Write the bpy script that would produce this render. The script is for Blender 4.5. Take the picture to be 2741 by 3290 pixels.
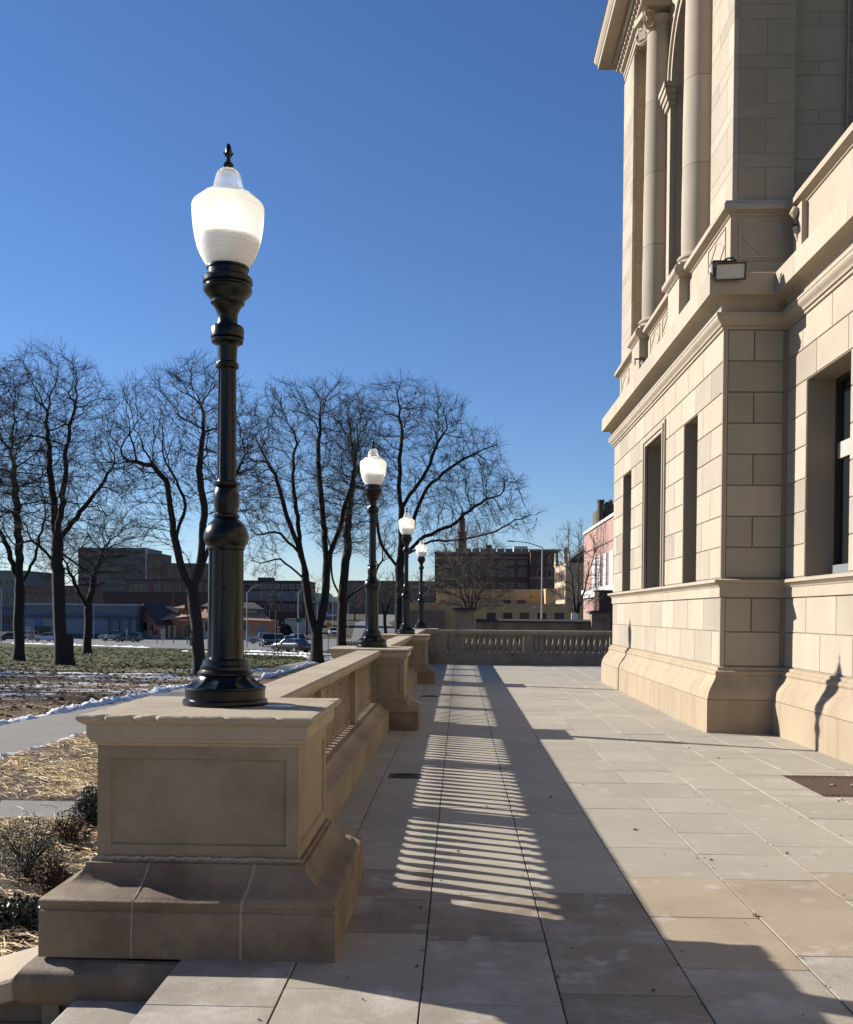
import bpy, bmesh, math, random
import numpy as np
from mathutils import Vector, Matrix
R = math.radians
SC = bpy.context.scene
COL = SC.collection
for o in list(bpy.data.objects): bpy.data.objects.remove(o)

# ------------------------------------------------------------------ camera, sky, sun, exposure
EYE = 1.55
cam_d = bpy.data.cameras.new("camera"); cam = bpy.data.objects.new("camera", cam_d); COL.objects.link(cam)
cam_d.sensor_fit = 'VERTICAL'; cam_d.sensor_height = 24.0
FPX = 3260.0
cam_d.lens = 24.0 * FPX / 3290.0
cam_d.shift_y = (2016 - 1645) / 3290.0
cam_d.clip_start = 0.05; cam_d.clip_end = 6000
YAW, PITCH, ROLL = math.atan(107 / FPX), -math.atan(46 / FPX), 0.0085
cam.matrix_world = (Matrix.Translation((0, 0, EYE)) @ Matrix.Rotation(YAW, 4, 'Z')
                    @ Matrix.Rotation(R(90) + PITCH, 4, 'X') @ Matrix.Rotation(ROLL, 4, 'Z'))
SC.camera = cam

SUN_EL = R(25.2); SUN_AZ = R(67.5)            # azimuth measured from +Y towards -X
world = bpy.data.worlds.new("World"); SC.world = world; world.use_nodes = True
wn = world.node_tree; wn.nodes.clear()
sky = wn.nodes.new('ShaderNodeTexSky'); sky.sky_type = 'NISHITA'; sky.sun_disc = False
sky.sun_elevation = SUN_EL; sky.sun_rotation = -SUN_AZ
sky.air_density = 1.0; sky.dust_density = 0.0; sky.ozone_density = 3.0; sky.altitude = 300
bg = wn.nodes.new('ShaderNodeBackground'); bg.inputs['Strength'].default_value = 0.051
wo = wn.nodes.new('ShaderNodeOutputWorld')
hsv = wn.nodes.new('ShaderNodeHueSaturation'); hsv.inputs['Saturation'].default_value = 1.1
wn.links.new(sky.outputs[0], hsv.inputs['Color']); 
tint = wn.nodes.new('ShaderNodeMix'); tint.data_type = 'RGBA'; tint.blend_type = 'MULTIPLY'; tint.inputs[0].default_value = 1.0; tint.inputs[7].default_value = (.98, 1.06, 1.30, 1)
wn.links.new(hsv.outputs[0], tint.inputs[6]); wn.links.new(tint.outputs[2], bg.inputs[0]); wn.links.new(bg.outputs[0], wo.inputs[0])
sd = bpy.data.lights.new("sun", 'SUN'); sd.energy = 5.0; sd.angle = R(0.53); sd.color = (1.0, 0.945, 0.87)
sun = bpy.data.objects.new("sun", sd); COL.objects.link(sun)
sdir = Vector((-math.sin(SUN_AZ) * math.cos(SUN_EL), math.cos(SUN_AZ) * math.cos(SUN_EL), math.sin(SUN_EL)))
sun.rotation_euler = sdir.to_track_quat('Z', 'Y').to_euler(); sun.location = (-30, 20, 40)
SC.view_settings.view_transform = 'Standard'; SC.view_settings.look = 'None'
SC.view_settings.exposure = 0.95; SC.view_settings.gamma = 1.0; SC.view_settings.use_curve_mapping = False
SC.cycles.max_bounces = 8; SC.cycles.diffuse_bounces = 4; SC.cycles.transparent_max_bounces = 12

# ------------------------------------------------------------------ helpers
ORIG = {}
def org(o): return ORIG.get(o.name, Vector((0, 0, 0))) if o else Vector((0, 0, 0))
def tag(o, label=None, cat=None, group=None, kind=None):
    if label: o['label'] = label
    if cat: o['category'] = cat
    if group: o['group'] = group
    if kind: o['kind'] = kind
    return o
def thing(name, label, cat, loc=(0, 0, 0), rz=0.0, group=None):
    o = bpy.data.objects.new(name, None); COL.objects.link(o); o.empty_display_size = 0.3
    o.location = loc; o.rotation_euler = (0, 0, rz); ORIG[o.name] = Vector(loc)
    return tag(o, label, cat, group)
def add(name, me, mat, parent=None, loc=None):
    if mat and len(me.materials) == 0: me.materials.append(mat)
    o = bpy.data.objects.new(name, me); COL.objects.link(o)
    if parent: o.parent = parent
    if loc is not None: o.location = loc
    return o
def copy_tree(root, loc, rz=None):
    r = root.copy(); COL.objects.link(r); r.location = loc; ORIG[r.name] = Vector(loc)
    if rz is not None: r.rotation_euler = (0, 0, rz)
    for ch in list(root.children):
        c = ch.copy(); COL.objects.link(c); c.parent = r
        for g in list(ch.children):
            d = g.copy(); COL.objects.link(d); d.parent = c
    return r
def np_mesh(name, verts, faces, smooth=False):
    me = bpy.data.meshes.new(name); verts = np.asarray(verts, np.float32); faces = np.asarray(faces, np.int32)
    k = faces.shape[1]; nf = len(faces)
    me.vertices.add(len(verts)); me.vertices.foreach_set('co', verts.ravel())
    me.loops.add(nf * k); me.loops.foreach_set('vertex_index', faces.ravel())
    me.polygons.add(nf); me.polygons.foreach_set('loop_start', np.arange(0, nf * k, k, dtype=np.int32))
    me.polygons.foreach_set('loop_total', np.full(nf, k, np.int32))
    if smooth: me.polygons.foreach_set('use_smooth', np.ones(nf, bool))
    me.update(calc_edges=True); return me

class MB:
    def __init__(s): s.v = []; s.f = []
    def poly(s, pts):
        b = len(s.v); s.v += [tuple(p) for p in pts]; s.f.append(tuple(range(b, b + len(pts)))); return s
    def box(s, a, b, ch=0.0):
        x0, y0, z0 = a; x1, y1, z1 = b; k = len(s.v)
        s.v += [(x0, y0, z0), (x1, y0, z0), (x1, y1, z0), (x0, y1, z0), (x0, y0, z1), (x1, y0, z1), (x1, y1, z1), (x0, y1, z1)]
        s.f += [tuple(k + i for i in q) for q in ((0, 3, 2, 1), (4, 5, 6, 7), (0, 1, 5, 4), (1, 2, 6, 5), (2, 3, 7, 6), (3, 0, 4, 7))]
        return s
    def obox(s, c, ax, ay, az):
        c = Vector(c); ax = Vector(ax); ay = Vector(ay); az = Vector(az); k = len(s.v)
        for dz in (-1, 1):
            for dx, dy in ((-1, -1), (1, -1), (1, 1), (-1, 1)): s.v.append(tuple(c + ax * dx + ay * dy + az * dz))
        s.f += [tuple(k + i for i in q) for q in ((0, 3, 2, 1), (4, 5, 6, 7), (0, 1, 5, 4), (1, 2, 6, 5), (2, 3, 7, 6), (3, 0, 4, 7))]
        return s
    def prism(s, pts, d):      # pts 3D polygon, extruded by d
        d = Vector(d); n = len(pts); k = len(s.v)
        s.v += [tuple(p) for p in pts] + [tuple(Vector(p) + d) for p in pts]
        s.f.append(tuple(range(k + n - 1, k - 1, -1))); s.f.append(tuple(range(k + n, k + 2 * n)))
        for i in range(n): j = (i + 1) % n; s.f.append((k + i, k + j, k + n + j, k + n + i))
        return s
    def lathe(s, prof, n=24, c=(0, 0, 0), mod=None, caps=True):
        k = len(s.v)
        for r, z in prof:
            for i in range(n):
                a = 2 * math.pi * i / n; rr = r * (mod(a, z, i) if mod else 1)
                s.v.append((c[0] + rr * math.cos(a), c[1] + rr * math.sin(a), c[2] + z))
        for j in range(len(prof) - 1):
            for i in range(n):
                i2 = (i + 1) % n
                s.f.append((k + j * n + i, k + j * n + i2, k + (j + 1) * n + i2, k + (j + 1) * n + i))
        if caps:
            s.f.append(tuple(k + i for i in range(n - 1, -1, -1)))
            s.f.append(tuple(k + (len(prof) - 1) * n + i for i in range(n)))
        return s
    def tube(s, pts, rad, n=6, caps=True):
        k = len(s.v); P = [Vector(p) for p in pts]
        if not hasattr(rad, '__len__'): rad = [rad] * len(P)
        for i, p in enumerate(P):
            t = (P[min(i + 1, len(P) - 1)] - P[max(i - 1, 0)]).normalized()
            u = t.cross(Vector((0, 0, 1)))
            if u.length < 1e-3: u = t.cross(Vector((1, 0, 0)))
            u.normalize(); w = t.cross(u)
            for j in range(n):
                a = 2 * math.pi * j / n; s.v.append(tuple(p + (u * math.cos(a) + w * math.sin(a)) * rad[i]))
        for i in range(len(P) - 1):
            for j in range(n):
                j2 = (j + 1) % n; s.f.append((k + i * n + j, k + i * n + j2, k + (i + 1) * n + j2, k + (i + 1) * n + j))
        if caps:
            s.f.append(tuple(k + j for j in range(n - 1, -1, -1))); s.f.append(tuple(k + (len(P) - 1) * n + j for j in range(n)))
        return s
    def sweep(s, path, prof, closed=False, jit=None, caps=True):
        k = len(s.v); P = [Vector(p) for p in path]; N = len(P); m = len(prof)
        def nrm(i, j):
            d = (P[j] - P[i]).normalized(); return Vector((-d.y, d.x))
        for i in range(N):
            if closed: n1 = nrm((i - 1) % N, i); n2 = nrm(i, (i + 1) % N)
            else: n1 = nrm(max(i - 1, 0), max(i, 1)); n2 = nrm(min(i, N - 2), min(i + 1, N - 1))
            mi = (n1 + n2) / max(0.2, (1 + n1.dot(n2)))
            for q, (o, z) in enumerate(prof):
                if jit: o, z = jit(i, q, o, z)
                p = P[i] + mi * o; s.v.append((p.x, p.y, z))
        for i in range(N if closed else N - 1):
            i2 = (i + 1) % N
            for q in range(m):
                q2 = (q + 1) % m
                s.f.append((k + i * m + q, k + i * m + q2, k + i2 * m + q2, k + i2 * m + q))
        if not closed and caps:
            s.f.append(tuple(k + q for q in range(m))); s.f.append(tuple(k + (N - 1) * m + q for q in range(m - 1, -1, -1)))
        return s
    def mesh(s, name, off=Vector((0, 0, 0)), smooth=None, recalc=True):
        me = bpy.data.meshes.new(name)
        me.from_pydata([(x - off[0], y - off[1], z - off[2]) for x, y, z in s.v], [], s.f)
        if recalc:
            bm = bmesh.new(); bm.from_mesh(me); bmesh.ops.recalc_face_normals(bm, faces=bm.faces); bm.to_mesh(me); bm.free()
        if smooth is not None:
            me.polygons.foreach_set('use_smooth', [True] * len(me.polygons)); me.set_sharp_from_angle(angle=R(smooth))
        me.update(); return me
    def build(s, name, mat, parent=None, smooth=None, at=None):
        """world-space vertices (minus the parent's origin); at = own origin for a top-level thing or a sub-part"""
        base = org(parent); o0 = Vector(at) if at is not None else base
        o = add(name, s.mesh(name, o0, smooth), mat, parent)
        o.location = o0 - base
        ORIG[o.name] = o0
        return o
def bevel(o, w, seg=2):
    m = o.modifiers.new('bevel', 'BEVEL'); m.width = w; m.segments = seg; m.limit_method = 'ANGLE'; m.angle_limit = R(35); return o

# ------------------------------------------------------------------ materials
def mat_new(name):
    m = bpy.data.materials.new(name); m.use_nodes = True
    nt = m.node_tree; b = nt.nodes['Principled BSDF']; return m, nt, b
def simple(name, col, rough=0.6, metal=0.0, spec=None, var=0.0, scale=3.0, emit=None, bump=0.0):
    if name not in ('snow', 'lit_bulb', 'white_refractor'): col = tuple(c * .74 for c in col)
    m, nt, b = mat_new(name)
    b.inputs['Base Color'].default_value = (*col, 1); b.inputs['Roughness'].default_value = rough; b.inputs['Metallic'].default_value = metal
    if spec is not None: b.inputs['Specular IOR Level'].default_value = spec
    if emit: b.inputs['Emission Color'].default_value = (*emit[0], 1); b.inputs['Emission Strength'].default_value = emit[1]
    if var or bump:
        g = nt.nodes.new('ShaderNodeNewGeometry'); n = nt.nodes.new('ShaderNodeTexNoise'); n.inputs['Scale'].default_value = scale; n.inputs['Detail'].default_value = 6
        nt.links.new(g.outputs['Position'], n.inputs['Vector'])
        if var:
            mx = nt.nodes.new('ShaderNodeMix'); mx.data_type = 'RGBA'
            mx.inputs[6].default_value = (*[c * (1 - var) for c in col], 1); mx.inputs[7].default_value = (*[min(1, c * (1 + var)) for c in col], 1)
            rmp = nt.nodes.new('ShaderNodeMapRange'); rmp.inputs[1].default_value = .3; rmp.inputs[2].default_value = .7
            nt.links.new(n.outputs[0], rmp.inputs[0]); nt.links.new(rmp.outputs[0], mx.inputs[0]); nt.links.new(mx.outputs[2], b.inputs['Base Color'])
        if bump:
            bp = nt.nodes.new('ShaderNodeBump'); bp.inputs['Strength'].default_value = bump; bp.inputs['Distance'].default_value = .02
            nt.links.new(n.outputs[0], bp.inputs['Height']); nt.links.new(bp.outputs[0], b.inputs['Normal'])
    return m
def stone(name, c1, c2, rough=0.85, s1=0.9, s2=14.0, bump=0.25, objvar=0.1, stain=0.35, stain_col=(0.16, 0.12, 0.085), spots=0.0, streak=False, pale=0.0, cont=False):
    c1, c2, stain_col = [tuple(a * k for a, k in zip(q, (.63, .615, .57) if 'paving' not in name else (.77, .75, .69))) for q in (c1, c2, stain_col)]
    m, nt, b = mat_new(name); L = nt.links.new; N = nt.nodes.new
    g = N('ShaderNodeNewGeometry'); oi = N('ShaderNodeObjectInfo')
    vm = N('ShaderNodeVectorMath'); vm.operation = 'ADD'; vs = N('ShaderNodeVectorMath'); vs.operation = 'SCALE'
    cmb = N('ShaderNodeCombineXYZ')
    for i in range(3): L(oi.outputs['Random'], cmb.inputs[i])
    L(cmb.outputs[0], vs.inputs[0]); vs.inputs['Scale'].default_value = 9.0 if objvar > 0 else 0.0
    L(g.outputs['Position'], vm.inputs[0]); L(vs.outputs[0], vm.inputs[1])
    def noise(sc, det=6, rough_=.6, vec=vm.outputs[0]):
        n = N('ShaderNodeTexNoise'); n.inputs['Scale'].default_value = sc; n.inputs['Detail'].default_value = det; n.inputs['Roughness'].default_value = rough_; L(vec, n.inputs['Vector']); return n.outputs[0]
    def ramp(x, a, bb, lo=0., hi=1.):
        r = N('ShaderNodeMapRange'); r.inputs[1].default_value = a; r.inputs[2].default_value = bb; r.inputs[3].default_value = lo; r.inputs[4].default_value = hi; L(x, r.inputs[0]); return r.outputs[0]
    def mix(f, a, bb, mode='MIX'):
        x = N('ShaderNodeMix'); x.data_type = 'RGBA'; x.blend_type = mode
        if isinstance(f, float): x.inputs[0].default_value = f
        else: L(f, x.inputs[0])
        for i, v in ((6, a), (7, bb)):
            if isinstance(v, tuple): x.inputs[i].default_value = (*v, 1)
            else: L(v, x.inputs[i])
        return x.outputs[2]
    c = mix(ramp(noise(s1), .32, .68), c1, c2)
    if stain:
        sv = vm.outputs[0] if not cont else g.outputs['Position']
        if streak:
            mp = N('ShaderNodeVectorMath'); mp.operation = 'MULTIPLY'; mp.inputs[1].default_value = (2.2, 2.2, .45); L(vm.outputs[0], mp.inputs[0]); sv = mp.outputs[0]
        c = mix(ramp(noise(1.6, 8, .65, sv), .47, .70, 0., stain), c, stain_col)
    if pale:
        c = mix(ramp(noise(2.3, 9, .7, g.outputs['Position'] if cont else vm.outputs[0]), .48, .64, 0., pale), c, (0.45, 0.42, 0.37))
    if spots:
        c = mix(ramp(noise(4.5, 3, .5, g.outputs['Position'] if cont else vm.outputs[0]), .60, .70, 0., spots), c, (0.52, 0.49, 0.44))
    fine = noise(s2 * 6, 4, .7)
    c = mix(ramp(fine, .25, .75, .82, 1.12), (0., 0., 0.), c) if False else c
    hs = N('ShaderNodeHueSaturation'); L(c, hs.inputs['Color'])
    ad = N('ShaderNodeMath'); ad.operation = 'ADD'
    L(ramp(fine, .25, .75, .9, 1.1), ad.inputs[0]); L(ramp(oi.outputs['Random'], 0, 1, -objvar, objvar), ad.inputs[1]); L(ad.outputs[0], hs.inputs['Value'])
    L(hs.outputs[0], b.inputs['Base Color'])
    b.inputs['Roughness'].default_value = rough; b.inputs['Specular IOR Level'].default_value = .3
    bp = N('ShaderNodeBump'); bp.inputs['Strength'].default_value = bump; bp.inputs['Distance'].default_value = .006
    am = N('ShaderNodeMath'); am.operation = 'ADD'; L(fine, am.inputs[0]); L(noise(s2, 5), am.inputs[1]); L(am.outputs[0], bp.inputs['Height'])
    L(bp.outputs[0], b.inputs['Normal'])
    return m
M = {}
M['lime'] = stone('limestone', (.59, .515, .425), (.53, .465, .385), objvar=.08, stain=.22, stain_col=(.33, .27, .2), streak=True, s1=.7, bump=.2)
M['limeg'] = stone('limestone_grey', (.52, .46, .385), (.47, .415, .345), objvar=.10, stain=.15, s1=.7, bump=.2)
M['plinth'] = stone('limestone_plinth', (.53, .43, .315), (.45, .365, .27), objvar=.06, stain=.45, stain_col=(.30, .22, .145), streak=True, bump=.25)
M['lime_shade'] = stone('limestone_shade_tint', (.52, .425, .30), (.46, .375, .265), objvar=.05, stain=.2, stain_col=(.3, .23, .16), streak=True)  # front limestone with the warm shade of the side faces mixed into its colour
M['backing'] = stone('limestone_joint', (.46, .395, .31), (.42, .36, .285), objvar=0, stain=0)
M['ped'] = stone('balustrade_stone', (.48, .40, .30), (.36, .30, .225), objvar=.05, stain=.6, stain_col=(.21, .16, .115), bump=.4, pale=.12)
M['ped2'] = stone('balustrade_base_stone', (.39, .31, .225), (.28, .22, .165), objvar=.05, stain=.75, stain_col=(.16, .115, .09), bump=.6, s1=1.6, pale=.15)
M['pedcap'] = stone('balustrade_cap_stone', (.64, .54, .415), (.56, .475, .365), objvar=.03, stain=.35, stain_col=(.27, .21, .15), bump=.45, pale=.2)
M['mortar'] = stone('pale_mortar', (.50, .45, .38), (.42, .375, .32), objvar=0, stain=.2, bump=.5)
M['slab'] = stone('paving_grey', (.47, .435, .375), (.43, .40, .345), objvar=.06, stain=.25, stain_col=(.29, .255, .205), spots=.3, bump=.25, rough=.75, cont=True)
M['slabt'] = stone('paving_tan', (.46, .385, .295), (.41, .345, .265), objvar=.08, stain=.4, stain_col=(.24, .18, .13), spots=.4, bump=.3, rough=.75, cont=True)
M['slabb'] = stone('paving_brown', (.34, .285, .225), (.27, .225, .18), objvar=.10, stain=.6, stain_col=(.14, .105, .08), spots=.5, bump=.3, rough=.7, pale=.45, cont=True)
M['slabp'] = stone('paving_pale', (.45, .41, .36), (.36, .325, .28), objvar=.06, stain=.5, stain_col=(.23, .20, .17), spots=.4, bump=.35, rough=.75, pale=.6, cont=True)
M['bed'] = simple('joint_dirt', (.20, .17, .135), .95, var=.3, scale=20)
M['black'] = simple('black_paint', (.005, .006, .006), .26, spec=.32, bump=.05, scale=30)
M['rust'] = simple('rusty_iron', (.10, .055, .035), .85, metal=.2, var=.4, scale=25, bump=.3)
M['iron'] = simple('dark_iron', (.05, .04, .033), .7, var=.3, scale=20)
M['void'] = simple('dark_hollow', (.012, .011, .010), .9)
M['glassd'] = simple('dark_window_glass', (.015, .018, .02), .06, spec=.6)
M['frame'] = simple('dark_bronze_frame', (.03, .028, .025), .4)
M['blind'] = simple('pale_blind', (.45, .42, .37), .7)
M['floodlens'] = simple('flood_lens', (.55, .55, .52), .25, spec=.5)
M['floodrefl'] = simple('flood_reflector', (.7, .7, .68), .2, metal=.8)
M['floodbody'] = simple('flood_body', (.03, .027, .024), .45)
M['snow'] = simple('snow', (.66, .68, .71), .7, bump=.7, scale=14, var=.18)
M['walk'] = stone('pavement_concrete', (.34, .325, .30), (.29, .28, .26), objvar=0, stain=.3, stain_col=(.2, .19, .175), bump=.15, s1=.4)
M['asphalt'] = simple('asphalt', (.17, .165, .155), .9, var=.18, scale=.6)
M['bark'] = simple('bark', (.030, .024, .020), .95, var=.4, scale=6, bump=.8)
M['twig'] = simple('twig_bark', (.022, .018, .015), .95)
M['twigl'] = simple('pale_twig', (.11, .085, .068), .9)
M['straw'] = simple('straw', (.82, .60, .30), .7, var=.45, scale=5)
M['leafd'] = simple('shrub_leaf', (.070, .076, .050), .6, var=.4, scale=12)
M['leafg'] = simple('boxwood_leaf', (.022, .045, .018), .55, var=.4, scale=12)
M['leafr'] = simple('dry_stem_leaf', (.085, .038, .022), .8, var=.4, scale=12)
M['ever'] = simple('evergreen_needles', (.015, .026, .014), .8, var=.4, scale=2)
# lamp glass: prismatic acrylic that lets the low sun glow through
m, nt, b = mat_new('acrylic_globe')
b.inputs['Base Color'].default_value = (.96, .96, .95, 1); b.inputs['Roughness'].default_value = .45
b.inputs['Transmission Weight'].default_value = .6; b.inputs['IOR'].default_value = 1.25
tr = nt.nodes.new('ShaderNodeBsdfTranslucent'); tr.inputs[0].default_value = (.97, .97, .95, 1)
ms = nt.nodes.new('ShaderNodeMixShader'); ms.inputs[0].default_value = .55
nt.links.new(b.outputs[0], ms.inputs[1]); nt.links.new(tr.outputs[0], ms.inputs[2]); nt.links.new(ms.outputs[0], nt.nodes['Material Output'].inputs[0])
M['globe'] = m
m, nt, b = mat_new('acrylic_globe_top')
b.inputs['Base Color'].default_value = (.96, .97, .98, 1); b.inputs['Roughness'].default_value = .12
b.inputs['Transmission Weight'].default_value = .9; b.inputs['IOR'].default_value = 1.3
tr = nt.nodes.new('ShaderNodeBsdfTranslucent'); tr.inputs[0].default_value = (.95, .96, .97, 1)
ms = nt.nodes.new('ShaderNodeMixShader'); ms.inputs[0].default_value = .10
nt.links.new(b.outputs[0], ms.inputs[1]); nt.links.new(tr.outputs[0], ms.inputs[2]); nt.links.new(ms.outputs[0], nt.nodes['Material Output'].inputs[0])
M['globetop'] = m
M['bulb'] = simple('lit_bulb', (.9, .85, .7), .5, emit=((1.0, .86, .52), 2.2))

# ------------------------------------------------------------------ terrain
BRK = [20.0, 185.0, 400.0, 900.0]
def zg(y):
    if y < 20: return -1.3
    if y < 185: return -1.3 - .0167 * (y - 20)
    z = -1.3 - .0167 * 165
    if y < 400: return z + .021 * (y - 185)
    z += .021 * 215
    if y < 900: return z + .03 * (y - 400)
    return z + 15.0
def ray(px, py):
    """direction of a photograph pixel"""
    v = Vector(((px - 1370.0) / FPX, -(py - 2016.0) / FPX, -1.0)); return (cam.matrix_world.to_3x3() @ v)
def px(pxx, py, Y):
    d = ray(pxx, py); t = Y / d.y; return Vector((d.x * t, Y, EYE + d.z * t))
def gp(pxx, py):
    d = ray(pxx, py); lo, hi = 3.0, 390.0
    for _ in range(50):
        mid = (lo + hi) / 2
        if EYE + d.z * mid / d.y > zg(mid): lo = mid
        else: hi = mid
    return Vector((d.x / d.y * lo, lo, zg(lo)))
def gx(pxx, Y):
    return px(pxx, 1970, Y).x
def sheet(name, pts, dz, mat, kind='structure', thick=None, label=None, cat=None):
    bm = bmesh.new(); bm.faces.new([bm.verts.new((x, y, 0)) for x, y in pts])
    for yb in BRK:
        bmesh.ops.bisect_plane(bm, geom=bm.verts[:] + bm.edges[:] + bm.faces[:], plane_co=(0, yb, 0), plane_no=(0, 1, 0))
    for v in bm.verts: v.co.z = zg(v.co.y) + dz
    bmesh.ops.recalc_face_normals(bm, faces=bm.faces)
    for f in bm.faces:
        if f.normal.z < 0: f.normal_flip()
    me = bpy.data.meshes.new(name); bm.to_mesh(me); bm.free()
    o = add(name, me, mat); ORIG[o.name] = Vector(); return tag(o, label, cat, None, kind)

# lawn: green turf, brown leaf litter, thin snow lying in patches
m, nt, b = mat_new('lawn'); L = nt.links.new; N = nt.nodes.new
g = N('ShaderNodeNewGeometry'); sp = N('ShaderNodeSeparateXYZ'); L(g.outputs['Position'], sp.inputs[0])
def _noise(sc, det=6, st=(1, 1, 1)):
    v = N('ShaderNodeVectorMath'); v.operation = 'MULTIPLY'; v.inputs[1].default_value = st; L(g.outputs['Position'], v.inputs[0])
    n = N('ShaderNodeTexNoise'); n.inputs['Scale'].default_value = sc; n.inputs['Detail'].default_value = det; n.inputs['Roughness'].default_value = .65; L(v.outputs[0], n.inputs['Vector']); return n.outputs[0]
def _rmp(x, a, bb, lo=0., hi=1.):
    r = N('ShaderNodeMapRange'); r.inputs[1].default_value = a; r.inputs[2].default_value = bb; r.inputs[3].default_value = lo; r.inputs[4].default_value = hi; L(x, r.inputs[0]); return r.outputs[0]
def _mix(f, a, bb):
    x = N('ShaderNodeMix'); x.data_type = 'RGBA'; L(f, x.inputs[0])
    for i, v in ((6, a), (7, bb)):
        if isinstance(v, tuple): x.inputs[i].default_value = (*v, 1)
        else: L(v, x.inputs[i])
    return x.outputs[2]
def _mth(op, a, bb):
    x = N('ShaderNodeMath'); x.operation = op
    for i, v in ((0, a), (1, bb)):
        if isinstance(v, float): x.inputs[i].default_value = v
        else: L(v, x.inputs[i])
    return x.outputs[0]
green = _mix(_rmp(_noise(2.5), .35, .65), (.062, .068, .024), (.11, .105, .042))
brown = _mix(_rmp(_noise(3.5, 8), .35, .65), (.085, .056, .03), (.19, .13, .07))
zone = _mth('ADD', _rmp(sp.outputs['Y'], 42., 60., 1., 0.), _rmp(_noise(.16, 5), .3, .7, -.55, .55))
colr = _mix(_rmp(zone, .35, .65), green, brown)
colr = _mix(_rmp(sp.outputs['Y'], 186., 205.), colr, (.075, .062, .042))
snowm = _mth('MULTIPLY', _rmp(_noise(.30, 9, (.55, 1.6, 1)), .50, .56), _mth('MULTIPLY', _rmp(sp.outputs['Y'], 30., 38.), _rmp(sp.outputs['Y'], 58., 66., 1., 0.)))
snowm = _mth('MULTIPLY', snowm, _rmp(_noise(2.2, 6), .38, .55))
snowm = _mth('MULTIPLY', snowm, _rmp(sp.outputs['X'], -12.0, -11.5, 1., 0.))
L(_mix(snowm, colr, (.82, .84, .88)), b.inputs['Base Color']); b.inputs['Roughness'].default_value = .95; b.inputs['Specular IOR Level'].default_value = .1
bp = N('ShaderNodeBump'); bp.inputs['Strength'].default_value = .9; bp.inputs['Distance'].default_value = .06; L(_noise(6, 8), bp.inputs['Height']); L(bp.outputs[0], b.inputs['Normal'])
M['lawn'] = m
xs = [-2500, -400, -150, -60, -20, 0, 30, 120, 400, 2500]; ys = [-300, -40, 0] + BRK + [2500, 4500]
gv = [(x, y, zg(y)) for y in ys for x in xs]; gf = [(j * 10 + i, j * 10 + i + 1, (j + 1) * 10 + i + 1, (j + 1) * 10 + i) for j in range(len(ys) - 1) for i in range(9)]
o = add('ground', np_mesh('ground', gv, gf), M['lawn']); tag(o, kind='structure')

sheet('pavement', [(-8.65, 6), (-8.7, 24), (-9.9, 52), (-10.6, 72), (-10.6, 98), (-12.0, 98), (-12.0, 65), (-11.6, 42), (-11.6, 6)], .03, M['walk'])
sheet('path', [(-11.6, 50.0), (-11.6, 51.8), (-70, 52.8), (-70, 51.0)], .022, M['walk'])
sheet('path', [(-3.6, 13.5), (-8.65, 13.5), (-8.65, 14.8), (-4.2, 14.8)], .022, M['walk'])
sheet('road', [(-95, 160), (-62, 146), (-32, 120), (-15, 101), (-10, 98), (6, 96), (40, 96), (40, 140), (-2, 196), (-16, 200), (-95, 200)], .018, M['asphalt'])
sheet('road', [(-21, 196), (-9, 196), (-21, 300), (-22, 400), (-26, 520), (-34, 520), (-34, 400), (-31, 300)], .04, M['asphalt'])
# mulch bed by the terrace
m, nt, b = mat_new('mulch'); g = nt.nodes.new('ShaderNodeNewGeometry'); L = nt.links.new; N = nt.nodes.new
L(_mix(_rmp(_noise(3.0, 9), .35, .65), (.03, .02, .013), (.11, .07, .038)), b.inputs['Base Color']); b.inputs['Roughness'].default_value = .95
bp = N('ShaderNodeBump'); bp.inputs['Strength'].default_value = 1.; bp.inputs['Distance'].default_value = .08; L(_noise(9, 8), bp.inputs['Height']); L(bp.outputs[0], b.inputs['Normal'])
M['mulch'] = m
sheet('planting_bed', [(-1.9, 5.0), (-1.9, 34), (-8.75, 34), (-8.66, 24), (-8.63, 14.8), (-8.63, 5)], .010, M['mulch'])

def straw(name, n, region, dens, seed, mat, ln=(.08, .3), dz=.03, w=.0035):
    rg = np.random.default_rng(seed); P = []
    while len(P) < n:
        x, y = region(rg)
        if dens(x, y) > rg.random(): P.append((x, y))
    P = np.array(P); z = np.array([zg(y) for y in P[:, 1]]) + dz + rg.random(n) * .05
    a = rg.normal(2.75, .55, n); el = rg.normal(0.02, .16, n); l = rg.uniform(*ln, n) / 2
    d = np.stack([np.cos(a) * np.cos(el), np.sin(a) * np.cos(el), np.sin(el)], 1) * l[:, None]
    s = np.stack([-np.sin(a), np.cos(a), rg.normal(0, .5, n)], 1) * w
    c = np.stack([P[:, 0], P[:, 1], z], 1); bow = np.zeros_like(c); bow[:, 2] = rg.uniform(0, .025, n)
    v = np.stack([c - d - s, c - d + s, c + bow + s, c + bow - s, c + d + s, c + d - s], 1).reshape(-1, 3)
    k = np.arange(n)[:, None] * 6
    f = np.concatenate([k + [0, 1, 2, 3], k + [3, 2, 4, 5]], 0)
    o = add(name, np_mesh(name, v, f), mat); return o
rb = lambda rg: (rg.uniform(-8.6, -2.2), rg.uniform(5.2, 26))
def dn(x, y): return .35 + .65 * (math.sin(x * 1.7 + y * .9) * math.sin(y * .8 - x * .6) > -.1) if not (13.4 < y < 14.9 and x < -4.1) else 0.02
tag(straw('straw_mulch', 34000, rb, dn, 5, M['straw'], (.1, .34), .03, .0042), 'loose golden straw strewn over the dark planting bed', 'straw', None, 'stuff')
rl = lambda rg: (rg.uniform(-40, -11.8), rg.uniform(24, 66))
tag(straw('leaf_litter', 16000, rl, lambda x, y: 1, 6, simple('dead_leaf', (.20, .13, .065), .9, var=.6, scale=1.5), (.08, .22), .02, .03), 'brown dead leaves scattered over the park lawn', 'leaves', None, 'stuff')
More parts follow.
